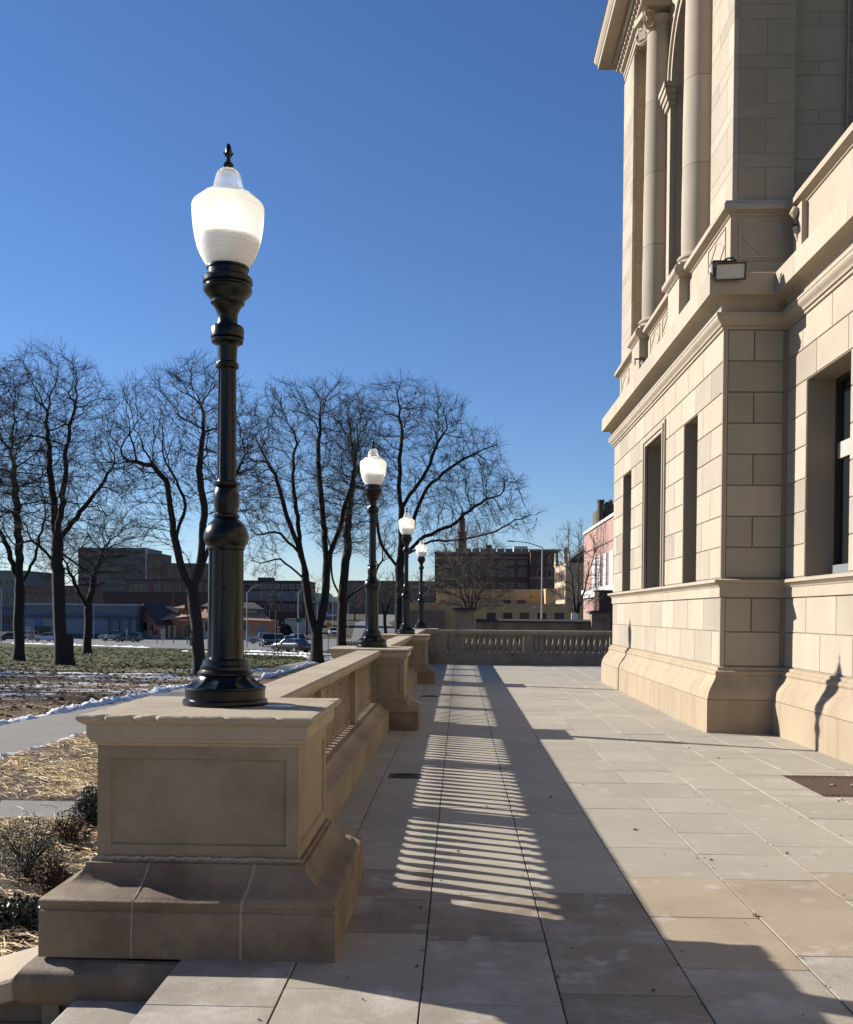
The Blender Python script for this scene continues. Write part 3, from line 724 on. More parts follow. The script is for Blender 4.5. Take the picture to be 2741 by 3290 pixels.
run('plinth_stone', low, (1.5, 2.2), 'plinth'); run('plinth_moulding', cym, (1.6, 2.3), 'plinth')
run('string_course', wt, (1.3, 1.9), 'lime'); run('bed_moulding', bed_, (1.6, 2.3), 'lime'); run('cornice', cor, (1.5, 2.1), 'lime')
# windows of the ground storey
def window(op, xw, bar=False):
    a, b2, c, d = op; xg = xw + .36
    f = MB()
    for (ya, yb, za, zb) in ((a, a + .06, c, d), (b2 - .06, b2, c, d), (a + .06, b2 - .06, c, c + .07), (a + .06, b2 - .06, d - .06, d)): f.box((xg, ya, za), (xg + .08, yb, zb))
    w = f.build('window', M['frame'], bld)
    MB().box((xg + .05, a + .06, c + .07), (xg + .06, b2 - .06, d - .06)).build('pane', M['glassd'], w)
    if bar: MB().box((xg + .015, a + .06, 3.52), (xg + .05, b2 - .06, 3.72)).build('transom', M['blind'], w); MB().box((xg - .05, a + .06, c), (xg + .01, b2 - .06, c + .14)).build('sill_box', simple('grey_metal', (.2, .22, .23), .5), w)
for op in OP_P: window(op, BX)
for op in OP_N: window(op, NX_, True)
# framed middle window: moulded architrave
a, b2, c, d = OP_P[1]
fr = MB()
for k_, (w, pr) in enumerate(((.19, .03), (.13, .055), (.06, .035))):
    fr.box((BX - pr, a - w, 2.05), (BX + .03 + .002 * k_, a - w + .055, d + w)).box((BX - pr, b2 + w - .055, 2.05), (BX + .03 + .002 * k_, b2 + w, d + w)).box((BX - pr, a - w + .055, d + w - .055), (BX + .03 + .002 * k_, b2 + w - .055, d + w))
bpart(fr, 'window_architrave', 'lime')
MB().box((BX + .004, a - .19, 2.05), (BX + .028, a, d + .19)).box((BX + .004, b2, 2.05), (BX + .028, b2 + .19, d + .19)).box((BX + .004, a, d), (BX + .028, b2, d + .19)).build('window_surround', M['lime'], bld)
# dado storey above the cornice
dpath = [(NX_ + .10, -9), (NX_ + .10, CY0 + .10), (BX + .10, CY0 + .10), (BX + .10, CY1 - .10), (8.5, CY1 - .10)]
MB().sweep(dpath, [(0, 6.05), (0, 6.93), (-.35, 6.93), (-.35, 6.05)]).build('dado', M['lime'], bld)
MB().sweep(dpath, [(.045, 6.066), (.045, 6.27), (.025, 6.30), (.002, 6.31), (.002, 6.066)]).build('dado_base', M['limeg'], bld)
MB().sweep(dpath, [(.0, 6.90), (.02, 6.905), (.03, 6.925), (.06, 6.935), (.10, 6.955), (.115, 6.965), (.115, 7.03), (.10, 7.045), (.09, 7.08), (-.38, 7.085), (-.38, 6.932), (0.0, 6.932)]).build('dado_cap', M['lime'], bld, 40)
def diamond_panel(s0, s1, face, z0=6.36, z1=6.85):
    mb = MB(); w = .012
    def P(s, z, e): return (BX + .10 - e, s, z) if face == 'p' else ((BX + .1 + (s), CY0 + .10 - e, z) if face == 's' else (NX_ + .10 - e, s, z))
    e = .014; cs, cz = (s0 + s1) / 2, (z0 + z1) / 2
    for A, B in (((s0, z0), (s1, z0)), ((s0, z1), (s1, z1)), ((s0, z0), (s0, z1)), ((s1, z0), (s1, z1)), ((s0 + .05, cz), (cs, z0 + .05)), ((cs, z0 + .05), (s1 - .05, cz)), ((s1 - .05, cz), (cs, z1 - .05)), ((cs, z1 - .05), (s0 + .05, cz))):
        a = Vector(P(A[0], A[1], 0)); b3 = Vector(P(B[0], B[1], 0)); dd = (b3 - a); l = dd.length; dd.normalize()
        nn = Vector((-1, 0, 0)) if face != 's' else Vector((0, -1, 0)); sd_ = dd.cross(nn)
        mb.obox((a + b3) / 2 + nn * .004, dd * (l / 2 - .004), sd_ * .011, nn * .008)
    bpart(mb, 'diamond_panel', 'lime')
diamond_panel(14.05, 15.0, 'p'); diamond_panel(21.95, 22.95, 'p'); diamond_panel(.12, .66, 's')
for yc in (17.9, 19.05): diamond_panel(yc - .45, yc + .45, 'p')
COLY = [16.68, 20.25]; COLX = 3.83
for yc in COLY:
    pth = [(BX + .10, yc - .42), (BX - .06, yc - .42), (BX - .06, yc + .42), (BX + .10, yc + .42)]
    MB().sweep(pth, [(0, 6.066), (0, 6.93), (-.14, 6.93), (-.14, 6.066)]).build('column_pedestal', M['lime'], bld)
    MB().sweep(pth, [(.0, 6.90), (.02, 6.905), (.03, 6.925), (.055, 6.94), (.08, 6.955), (.09, 6.965), (.09, 7.035), (.07, 7.05), (.06, 7.09), (-.14, 7.095), (-.14, 6.90)]).build('pedestal_cap', M['lime'], bld, 40)
    # plinth block and base of the column, shaft drums, capital
    MB().box((COLX - .39, yc - .39, 7.097), (COLX + .39, yc + .39, 7.16)).build('column_plinth', M['lime'], bld)
    MB().lathe([(.37, 7.16), (.385, 7.185), (.385, 7.215), (.365, 7.24), (.335, 7.245), (.32, 7.27), (.335, 7.295), (.348, 7.30), (.352, 7.325), (.34, 7.345), (.31, 7.35), (.298, 7.38)], 40, (COLX, yc, 0)).build('column_base', M['lime'], bld, 40)
    zz = 7.38
    for k_ in range(4):
        z2 = zz + 1.4 - (.0 if k_ < 3 else .02)
        fr_ = lambda z: .292 - .045 * ((z - 7.38) / 5.6) ** 1.7
        MB().lathe([(fr_(zz + (z2 - zz) * t / 4) - (.004 if t in (0, 4) else 0), zz + (z2 - zz) * t / 4 + (.003 if t == 0 else (-.003 if t == 4 else 0))) for t in range(5)], 40, (COLX, yc, 0)).build('column_drum', M['lime'] if k_ % 2 else M['limeg'], bld, 60); zz = z2
    cap = MB().lathe([(.247, 12.95), (.262, 12.965), (.262, 12.985), (.25, 13.0), (.25, 13.08), (.275, 13.10), (.315, 13.16), (.325, 13.20), (.30, 13.22)], 32, (COLX, yc, 0))
    cp = cap.build('capital', M['lime'], bld, 40)
    MB().prism([(COLX + sx * .44 * (1 if i % 2 == 0 else .78), yc + sy * .44 * (1 if i % 2 == 0 else .78), 13.33) for i, (sx, sy) in enumerate(((-1, -1), (0, -1), (1, -1), (1, 0), (1, 1), (0, 1), (-1, 1), (-1, 0)))], (0, 0, .11)).build('abacus', M['lime'], cp)
    for sx in (-1, 1):
        for sy in (-1, 1):
            e = Vector((sx, sy, 0)).normalized(); t_ = Vector((-e.y, e.x, 0)); c0 = Vector((COLX, yc, 13.10)) + e * .40
            vb = MB(); pts = []
            for k_ in range(34):
                a = k_ / 33 * 4.4 * math.pi; r = .195 * (1 - k_ / 33 * .82)
                pts.append(c0 + e * (math.cos(a + 1.57) * r) + Vector((0, 0, math.sin(a + 1.57) * r)))
            vb.tube([tuple(p) for p in pts], [.042 * (1 - k_ / 33 * .6) for k_ in range(34)], 6)
            vb.obox(c0, e * .085, t_ * .035, Vector((0, 0, .085)))
            vb.build('volute', M['lime'], cp, 50)
# upper storey: end piers in ashlar
UX = BX + .12
courses = []; z = 7.085; k_ = 0
while z < 13.4:
    h = .47 if k_ % 2 == 0 else .19; courses.append((z, min(z + h, 13.56))); z += h; k_ += 1
def ashlar_pier(y0, y1, x1, seed):
    core = MB().box((UX + .03, y0 + .03, 7.085), (x1, y1 - .03, 13.56)).build('pier', M['lime'], bld)
    lay(core, (UX, y0), (0, 1), 0, y1 - y0, courses, [], y1 - y0 if False else .86, gap=.0016, seed=seed, phase=.3)
    lay(core, (x1, y0), (-1, 0), 0, x1 - UX - .072, courses, [], .86, gap=.0016, seed=seed + 1, mats=('lime_shade', 'lime_shade', 'lime_shade'), phase=.38)  # side face in the limestone whose colour already carries the shade tone
    return core
p1 = ashlar_pier(CY0 + .12, 15.03, 4.42, 31); p2 = ashlar_pier(21.9, CY1 - .12, 4.42, 33)
# jamb face of near pier (towards the columns)
sb = MB().box((4.42, CY0 + .33, 7.085), (5.16, 15.0, 15.4)).build('side_wall', M['mortar'], bld)
lay(sb, (5.16, CY0 + .30), (-1, 0), 0, .74, courses + [(13.6, 14.1), (14.1, 14.6)], [], .74, gap=.0016, seed=41, mats=('lime_shade', 'lime_shade', 'lime_shade'))
MB().box((UX + .02, CY0 + .16, 13.58), (5.16, CY1 - .16, 15.2)).build('attic_wall', M['limeg'], bld)
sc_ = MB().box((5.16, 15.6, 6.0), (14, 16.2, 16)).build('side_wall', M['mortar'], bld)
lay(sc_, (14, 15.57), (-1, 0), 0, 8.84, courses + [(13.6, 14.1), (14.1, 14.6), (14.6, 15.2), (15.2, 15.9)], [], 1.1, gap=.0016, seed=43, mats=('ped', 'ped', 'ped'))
MB().box((5.15, 13.95, 5.0), (5.17, 15.6, 15.2)).build('side_wall', M['limeg'], bld)
# wall behind the columns with the arched window
ay, ar, zs_, xb_ = 18.46, 1.12, 11.62, 3.98
back = MB()
ya, yb = ay - ar, ay + ar
back.box((xb_, 15.0, 7.08), (xb_ + .3, ya, 13.56)).box((xb_, yb, 7.08), (xb_ + .3, 21.95, 13.56))
for i in range(20):
    t0, t1 = math.pi * i / 20, math.pi * (i + 1) / 20
    y0_, y1_ = ay + ar * math.cos(t0), ay + ar * math.cos(t1); z0_, z1_ = zs_ + ar * math.sin(t0), zs_ + ar * math.sin(t1)
    back.prism([(xb_, y0_, z0_), (xb_, y1_, z1_), (xb_, y1_, 13.56), (xb_, y0_, 13.56)], (.3, 0, 0))
back.build('loggia_wall', M['lime'], bld)
for rr_, pr, w in ((ar + .05, .05, .10), (ar + .19, .09, .09), (ar + .31, .05, .05)):
    am_ = MB(); n_ = 24
    for i in range(n_):
        t0, t1 = math.pi * i / n_, math.pi * (i + 1) / n_
        q = [(ay + (rr_ + e) * math.cos(t), zs_ + (rr_ + e) * math.sin(t)) for t, e in ((t0, -w / 2), (t1, -w / 2), (t1, w / 2), (t0, w / 2))]
        am_.prism([(xb_ - pr, a, b_) for a, b_ in q], (pr + .01, 0, 0))
    am_.build('archivolt', M['lime'], bld)
for s_ in (-1, 1):
    yj = ay + s_ * (ar + .10)
    MB().box((xb_ - .07, yj - .13, 7.08), (xb_ + .02, yj + .13, zs_ - .40)).build('arch_pilaster', M['lime'], bld)
    im = MB()
    for q, (h0, h1, e) in enumerate(((0.0, .10, .05), (.10, .20, .085), (.20, .31, .12), (.31, .40, .15))): im.box((xb_ - .07 - e, yj - .13 - e, zs_ - .40 + h0), (xb_ + .012 + .001 * q, yj + .13 + e, zs_ - .40 + h1))
    im.build('impost', M['lime'], bld)
wf = MB().box((xb_ + .26, ya, 7.08), (xb_ + .34, ya + .10, 13.2)).box((xb_ + .26, yb - .10, 7.08), (xb_ + .34, yb, 13.2)).build('window', M['lime'], bld)
MB().box((xb_ + .40, 15.0, 7.0), (xb_ + .45, 21.9, 13.56)).build('pane', M['glassd'], wf)
# entablature: architrave, dentils, corona
ep = [(UX + 1.3, CY0 + .12), (UX, CY0 + .12), (UX, CY1 - .12), (8.5, CY1 - .12)]
arch = [(-.9, 13.562), (.0, 13.562), (.0, 13.66), (.02, 13.665), (.02, 13.76), (.05, 13.77), (.065, 13.80), (.09, 13.82), (.09, 13.85), (-.9, 13.85)]
MB().sweep(ep, arch).build('architrave', M['lime'], bld, 40)
MB().sweep(ep, [(-.9, 13.852), (.09, 13.852), (.10, 13.88), (.10, 13.99), (.15, 14.01), (.22, 14.05), (.24, 14.07), (.24, 14.13), (-.9, 14.13)]).build('entablature_bed', M['limeg'], bld, 40)
MB().sweep(ep, [(-.9, 14.132), (.47, 14.132), (.47, 14.115), (.53, 14.115), (.53, 14.22), (.545, 14.225), (.56, 14.25), (.60, 14.30), (.615, 14.34), (.615, 14.37), (-.9, 14.45)]).build('corona', M['lime'], bld, 40)
MB().sweep(ep, [(.60, 14.372), (.63, 14.372), (.63, 14.40), (.45, 14.42)]).build('gutter', M['frame'], bld)
dme = MB().box((-.055, -.06, -.05), (.0, .06, .05)).mesh('dentil'); y = CY0 + .2
while y < CY1 + .05:
    o = add('dentil', dme, M['lime'], bld); o.location = Vector((UX - .10, y, 13.935)) - org(bld); y += .185
egg = MB().lathe([(0, -.035), (.02, -.025), (.03, 0), (.024, .025), (0, .032)], 8, (0, 0, 0)).mesh('egg', smooth=60); y = CY0 + .15
while y < CY1 - .1:
    o = add('egg', egg, M['lime'], bld); o.location = Vector((UX - .075, y, 13.785)) - org(bld); y += .085
# roof over the low wing
MB().box((NX_ + .3, -9, 5.92), (14, 15.6, 6.02)).build('wing_roof', M['limeg'], bld)
MB().box((NX_ + .47, -9, 0), (14, -8.6, 6)).build('end_wall', M['limeg'], bld)
MB().box((BX + .9, CY1 - .6, 0), (8.5, CY1 - .1, 14)).build('end_wall', M['limeg'], bld)
# console scroll on the parapet end
cs_ = MB(); cs_.box((NX_ + .02, CY0 - .42, 6.31), (NX_ + .10, CY0 - .10, 6.90)).tube([(NX_ + .0, CY0 - .26, 6.86), (NX_ - .03, CY0 - .26, 6.80), (NX_ - .01, CY0 - .26, 6.62), (NX_ + .04, CY0 - .26, 6.45)], [.05, .058, .045, .03], 12)
cs_.build('console', M['lime'], bld, 50)

# floodlights on the cornice
def flood(loc, rz, tilt, label, size=.82):
    t = thing('floodlight', label, 'floodlight', loc, 0); t.scale = (size,) * 3; E = Matrix.Rotation(rz, 4, 'Z') @ Matrix.Rotation(tilt, 4, 'X')
    def tr_(mb): mb.v = [tuple(E @ Vector(p)) for p in mb.v]; return mb
    w, h, dd = .23, .125, .16
    body = MB(); body.v = [(-w, 0, -h), (w, 0, -h), (w, 0, h), (-w, 0, h), (-w * .62, dd, -h * .7), (w * .62, dd, -h * .7), (w * .62, dd, h * .7), (-w * .62, dd, h * .7)]
    body.f = [(4, 7, 6, 5), (0, 4, 5, 1), (1, 5, 6, 2), (2, 6, 7, 3), (3, 7, 4, 0)]
    add('housing', tr_(body).mesh('housing'), M['floodbody'], t)
    add('frame', tr_(MB().box((-w - .01, -.025, -h - .01), (w + .01, .01, -h + .016)).box((-w - .01, -.025, h - .016), (w + .01, .01, h + .01)).box((-w - .01, -.024, -h + .016), (-w + .016, .01, h - .016)).box((w - .016, -.024, -h + .016), (w + .01, .01, h - .016))).mesh('frame'), M['floodbody'], t)
    add('lens', tr_(MB().box((-w + .016, -.012, -h + .016), (w - .016, -.004, h - .016))).mesh('lens'), M['floodlens'], t)
    add('bracket', MB().box((-.27, .02, -.04), (-.24, .12, .17)).box((-.27, .02, .15), (.10, .12, .185)).box((-.03, .05, .10), (.03, .30, .15)).mesh('bracket'), M['floodbody'], t)
    add('conduit', MB().tube([(-.1, .1, .19), (-.02, .1, .24), (.06, .1, .25), (.12, .12, .21), (.13, .2, .12)], .016, 8).mesh('conduit'), M['floodbody'], t)
    return t
flood((3.47, 13.36, 6.02), R(-8), R(18), 'boxy floodlight with pale lens over the corner of the projecting pavilion')
flood((3.27, 18.6, 6.12), R(-90), R(35), 'small dark floodlight on the cornice between the column pedestals', .5)

# grate, drains
gr = thing('floor_grate', 'rusty brown perforated iron grate set in paving by the building', 'grate', (3.55, 9.4, -.03))
MB().box((GR[0], GR[2], -.029), (GR[1], GR[3], -.0105)).build('pit', M['void'], gr)
nb = 9; bw = (GR[3] - GR[2]) / 14
bars = MB()
for i in range(15): y = GR[2] + .008 + (GR[3] - GR[2] - .016) * i / 14; bars.box((GR[0] + .006, y - .024, -.022), (GR[1] - .006, y + .024, .0005))
for i in range(16): x = GR[0] + .012 + (GR[1] - GR[0] - .024) * i / 15; bars.box((x - .012, GR[2] + .004, -.0215), (x + .012, GR[3] - .004, -.0004))
o = bars.build('lattice', M['rust'], gr)
MB().box((GR[0] + .02, GR[2] + .12, -.001), (GR[1] - .02, GR[3] - .18, .0016)).build('plate', M['rust'], gr)
for i, (x, y) in enumerate(((3.42, 9.38), (3.60, 9.38), (3.62, 9.28))):
    k_ = MB().lathe([(0, 0), (.02, .002), (.024, .010), (.012, .018), (0, .02)], 7, (x, y, .002), mod=lambda a, z, j: 1 + .3 * math.sin(a * 2)).build('stone_chip', M['mortar'], None, None, at=(x, y, .0016)); tag(k_, 'tilted pale stone chip lying alone on the rusty grate' if i == 0 else 'small pale stone chip, one of a close pair on the rusty grate', 'pebble', 'stone chips on the grate')
def drain(x, y, label):
    t = thing('floor_drain', label, 'drain', (x, y, 0)); MB().box((x - .15, y - .14, -.03), (x + .15, y + .14, .003)).build('collar', M['iron'], t)
    MB().lathe([(.125, .003), (.125, .008), (.118, .010), (0, .010)], 28, (x, y, 0)).build('cover', M['iron'], t)
    for i in range(5): MB().box((x - .09, y - .062 + i * .03, .0101), (x + .09, y - .05 + i * .03, .0125)).build('rib', M['rust'], t)
drain(-.51, 9.62, 'round iron drain cover in a square recess near the balustrade')
drain(-.55, 18.9, 'dark iron drain cover beside the third lamp pedestal')

# ------------------------------------------------------------------ bare winter trees
def grow(seed, base, trunk, blobs, n_attr, step=.5, kill=.75, infl=6.0, r_tip=.011, expo=2.25, up=.10, twigs=2, tw_len=(.35, .95), droop=0.0, iters=110, extra=None):
    """space colonisation: nodes grow towards points spread through the crown's volume"""
    rg = np.random.default_rng(seed); pos = [np.array(trunk[0][0], float)]; par = [-1]
    for line in trunk:                              # hand laid trunk and first limbs
        p0 = np.array(line[0], float)
        d = np.linalg.norm(np.array(pos) - p0, axis=1); cur = int(np.argmin(d))
        for q in line[1:]:
            q = np.array(q, float); a = pos[cur].copy(); n = max(1, int(np.linalg.norm(q - a) / step))
            for t in range(1, n + 1):
                pos.append(a + (q - a) * t / n + rg.normal(0, .05, 3) * (t < n)); par.append(cur); cur = len(pos) - 1
    A = []
    tot = sum(b[1][0] * b[1][1] * b[1][2] for b in blobs)
    for c, r in blobs:
        k = int(n_attr * r[0] * r[1] * r[2] / tot) + 1
        u = rg.normal(size=(k, 3)); u /= np.linalg.norm(u, axis=1)[:, None]; u *= (rg.random(k) ** .40)[:, None]
        A.append(np.array(c) + u * np.array(r))
    A = np.concatenate(A); P = np.array(pos); nd = np.full(len(A), 1e9); ni = np.zeros(len(A), int)
    def upd(i0):
        Q = P[i0:]
        for a in range(0, len(Q), 400):
            D = np.linalg.norm(A[:, None, :] - Q[None, a:a + 400, :], axis=2); j = D.argmin(1); dm = D[np.arange(len(A)), j]
            m_ = dm < nd; nd[m_] = dm[m_]; ni[m_] = i0 + a + j[m_]
    upd(0); par = list(par); nch = np.zeros(len(P), int); last = {}
    for it in range(iters):
        act = nd < infl if it > 6 else nd < infl * 3
        if not act.any(): break
        idx = ni[act]; V = A[act] - P[idx]; V /= np.linalg.norm(V, axis=1)[:, None] + 1e-9
        S = np.zeros_like(P); np.add.at(S, idx, V); un = np.unique(idx)
        D = S[un]; D /= np.linalg.norm(D, axis=1)[:, None] + 1e-9
        D += rg.normal(0, .15, D.shape); D[:, 2] += up - droop; D /= np.linalg.norm(D, axis=1)[:, None]
        newp = P[un] + D * step; ok = np.array([nch_ < 4 for nch_ in nch[un]])
        for q, k in enumerate(un):
            pv = last.get(k)
            if pv is not None and np.dot(pv, D[q]) > .92: ok[q] = False
            last[k] = D[q]
        if not ok.any():
            act2 = nd < infl; A = A[~act2] if False else A
        un = un[ok]; newp = newp[ok]
        if len(un):
            i0 = len(P); P = np.concatenate([P, newp]); par += list(un); np.add.at(nch, un, 1); nch = np.concatenate([nch, np.zeros(len(newp), int)]); upd(i0)
        keep = nd > kill
        A = A[keep]; nd = nd[keep]; ni = ni[keep]
        if len(A) == 0: break
    par = np.array(par); n = len(P)
    # smooth limbs a little
    for _ in range(2):
        kids = np.zeros_like(P); cnt = np.zeros(n); np.add.at(kids, par[1:], P[1:]); np.add.at(cnt, par[1:], 1)
        m_ = (cnt > 0) & (par >= 0); P2 = P.copy(); P2[m_] = .5 * P[m_] + .25 * P[par[m_]] + .25 * kids[m_] / cnt[m_][:, None]; P2[0] = P[0]; P = P2
    rad = np.zeros(n); acc = np.zeros(n)
    for i in range(n - 1, -1, -1):
        rad[i] = max(r_tip, acc[i] ** (1 / expo)) if acc[i] > 0 else r_tip
        if par[i] >= 0: acc[par[i]] += rad[i] ** expo
    return P, par, rad
def frusta(a, b, ra, rb, n):
    d = b - a; ln = np.linalg.norm(d, axis=1)[:, None] + 1e-9; t = d / ln; b = b + t * np.minimum(.25 * rb, .1)[:, None]
    ref = np.where(np.abs(t[:, 2:3]) > .9, np.array([[1., 0, 0]]), np.array([[0, 0, 1.]])); u = np.cross(t, ref); u /= np.linalg.norm(u, axis=1)[:, None]; w = np.cross(t, u)
    ang = np.arange(n) * 2 * np.pi / n; c = np.cos(ang)[None, :, None]; s = np.sin(ang)[None, :, None]
    ring = u[:, None, :] * c + w[:, None, :] * s
    v = np.concatenate([a[:, None, :] + ring * ra[:, None, None], b[:, None, :] + ring * rb[:, None, None]], 1).reshape(-1, 3)
    k = (np.arange(len(a)) * 2 * n)[:, None, None]; i = np.arange(n); j = (i + 1) % n
    f = np.stack([i, j, j + n, i + n], 1)[None] + k
    return v, f.reshape(-1, 4)
def join(parts):
    vs, fs, k = [], [], 0
    for v, f in parts: vs.append(v); fs.append(f + k); k += len(v)
    return np.concatenate(vs), np.concatenate(fs)
def tree(name, label, cat, base, trunk, blobs, n_attr, trunk_r, seed, group=None, twigs=4, tw_len=(.45, 1.3), mat='twig', lim=.075, step=.45, kill=.66, r_tip=.0115, **kw):
    if name == 'bare_tree':
        n_attr = int(n_attr * 1.7); trunk_r *= .86; blobs = [(c, (r[0] * 1.1, r[1] * 1.05, r[2] * 1.04)) for c, r in blobs]
    P, par, rad = grow(seed, base, trunk, blobs, n_attr, step=step, kill=kill, r_tip=r_tip, **kw)
    sc = trunk_r / max(rad[1], 1e-6); e = np.clip(np.log(rad / r_tip) / max(np.log(rad[1] / r_tip), .1), 0, 1)
    rad = rad * sc ** (e ** .68)
    zb = P[:, 2] - base[2]; rad = rad * (1 + .55 * np.exp(-np.maximum(zb, 0) / (trunk_r * 1.1)) * (rad > trunk_r * .6))
    rg = np.random.default_rng(seed + 99); root = thing(name, label, cat, tuple(base), 0, group)
    i = np.arange(1, len(P)); a, b, ra, rb_ = P[par[i]], P[i], rad[par[i]], rad[i]
    ra = np.minimum(ra, rb_ * 1.35)                # side shoots leave a thick limb thin
    big = rb_ > lim; o0 = np.array(base)
    parts = [frusta(a[m_] - o0, b[m_] - o0, ra[m_], rb_[m_], n_) for m_, n_ in ((big & (rb_ > .16), 10), (big & (rb_ <= .16), 7)) if m_.any()]
    v, f = join(parts); add('trunk', np_mesh('trunk', v, f, True), M['bark'], root)
    parts = []; sm = ~big
    for m_, n_ in ((sm & (rb_ > .035), 5), (sm & (rb_ <= .035), 3)):
        if m_.any(): parts.append(frusta(a[m_] - o0, b[m_] - o0, ra[m_], rb_[m_], n_))
    # twigs
    tips = np.where(rad < .05)[0]; tips = np.repeat(tips, twigs); k = len(tips); st_ = P[tips]
    din = P[tips] - P[np.maximum(par[tips], 0)]; din /= np.linalg.norm(din, axis=1)[:, None] + 1e-9
    dr = din * .9 + rg.normal(0, .45, (k, 3)); dr[:, 2] += .15; dr /= np.linalg.norm(dr, axis=1)[:, None]; ln = rg.uniform(*tw_len, k)[:, None]
    q1 = st_ + dr * ln * .5; d2 = dr + rg.normal(0, .16, (k, 3)); d2 /= np.linalg.norm(d2, axis=1)[:, None]; q2 = q1 + d2 * ln * .5
    t0 = np.full(k, r_tip * .8); parts.append(frusta(st_ - o0, q1 - o0, t0, t0 * .75, 3)); parts.append(frusta(q1 - o0, q2 - o0, t0 * .75, t0 * .4, 3))
    d3 = dr + rg.normal(0, .6, (k, 3)); d3 /= np.linalg.norm(d3, axis=1)[:, None]; q3 = q1 + d3 * ln * .4; parts.append(frusta(q1 - o0, q3 - o0, t0 * .65, t0 * .35, 3))
    v, f = join(parts); add('crown', np_mesh('crown', v, f), M[mat], root)
    return root
def T(pxx, py, Y): p = px(pxx, py, Y); return (p.x, p.y, p.z)
def blob(pxx, py, Y, rxp, rzp, ry):
    p = px(pxx, py, Y); k = Y / FPX; return ((p.x, p.y, p.z), (rxp * k, ry, rzp * k))
def base_at(pxx, Y): return (gx(pxx, Y), Y, zg(Y) - .1)
TG = 'bare elm trees in the park'
b_ = base_at(60, 73)
tree('bare_tree', 'bare park tree whose single trunk splits low into a wide V', 'tree', b_, [[b_, T(62, 1890, 73)], [T(62, 1890, 73), T(25, 1750, 73), T(-40, 1650, 74)], [T(62, 1890, 73), T(60, 1750, 73), T(45, 1500, 72)], [T(62, 1890, 73), T(110, 1800, 72), T(150, 1640, 71)]],
     [blob(40, 1480, 73, 210, 300, 5.5), blob(-60, 1650, 73, 170, 200, 4), blob(120, 1700, 72, 110, 120, 3)], 1500, .42, 101, TG)
b_ = base_at(197, 65)
tree('bare_tree', 'tallest bare park tree with tall upright crown and knobby burl stump at trunk base', 'tree', b_, [[b_, T(185, 1900, 65), T(185, 1720, 65)], [T(185, 1720, 65), T(165, 1550, 65), T(150, 1330, 65)], [T(185, 1720, 65), T(205, 1560, 64), T(212, 1440, 64), T(240, 1310, 64)], [T(185, 1740, 65), T(260, 1640, 66), T(330, 1560, 66), T(370, 1480, 66)], [T(190, 1800, 65), T(100, 1730, 64), T(0, 1790, 63)], [T(200, 1760, 65), T(290, 1850, 67)]],
     [blob(165, 1300, 65, 150, 190, 4), blob(260, 1340, 65, 110, 190, 4), blob(200, 1560, 65, 230, 200, 4.5), blob(60, 1560, 65, 120, 200, 3.5), blob(290, 1720, 66, 130, 120, 3.5), blob(345, 1500, 65, 80, 150, 3)], 2500, .46, 102, TG)
mbk = MB().lathe([(.55, -.3), (.50, .1), (.42, .5), (.40, 1.0), (.42, 1.5), (.40, 1.85), (.30, 1.98), (0, 2.02)], 14, (0, 0, 0), mod=lambda a, z, i: 1 + .06 * math.sin(a * 3 + z * 2) + .04 * math.sin(a * 7))
o = add('trunk_burl', mbk.mesh('trunk_burl', smooth=60), M['bark'], bpy.data.objects['bare_tree.001']); o.location = (.35, .1, .1)
b_ = base_at(280, 94)  # small tree
tree('bare_tree', 'smaller bare tree standing behind the burl trunk near the street', 'tree', b_, [[b_, T(284, 1960, 94)], [T(284, 1960, 94), T(250, 1900, 94), T(225, 1840, 94)], [T(284, 1960, 94), T(300, 1850, 94), T(330, 1770, 94)]],
     [blob(290, 1800, 94, 170, 110, 5), blob(200, 1780, 94, 100, 80, 4), blob(370, 1720, 94, 110, 90, 4)], 900, .42, 103, TG, lim=.09)
b_ = base_at(640, 54)
tree('bare_tree', 'leaning bare park tree with broken stubs standing behind the first lamp post', 'tree', b_, [[b_, T(632, 2010, 54), T(618, 1920, 54)], [T(618, 1920, 54), T(580, 1830, 54), T(558, 1700, 54), T(545, 1560, 54), T(490, 1490, 54), T(400, 1480, 54)], [T(560, 1720, 54), T(600, 1620, 54), T(560, 1540, 54), T(520, 1480, 54)], [T(618, 1920, 54), T(645, 1800, 54), T(650, 1680, 54), T(640, 1500, 54), T(655, 1350, 54)], [T(618, 1930, 54), T(665, 1780, 54), T(720, 1600, 53), T(780, 1480, 53)], [T(600, 1890, 54), T(618, 1800, 54.5), T(595, 1770, 54.5)]],
     [blob(500, 1340, 54, 140, 120, 4), blob(640, 1290, 54, 150, 130, 4), blob(770, 1400, 54, 110, 110, 3.5), blob(440, 1520, 54, 110, 110, 3.5), blob(620, 1520, 54, 200, 150, 4), blob(490, 1680, 54, 90, 90, 3), blob(400, 1440, 54, 80, 150, 3), blob(800, 1560, 54, 80, 120, 3)], 2600, .37, 104, TG)
b_ = base_at(1018, 75)
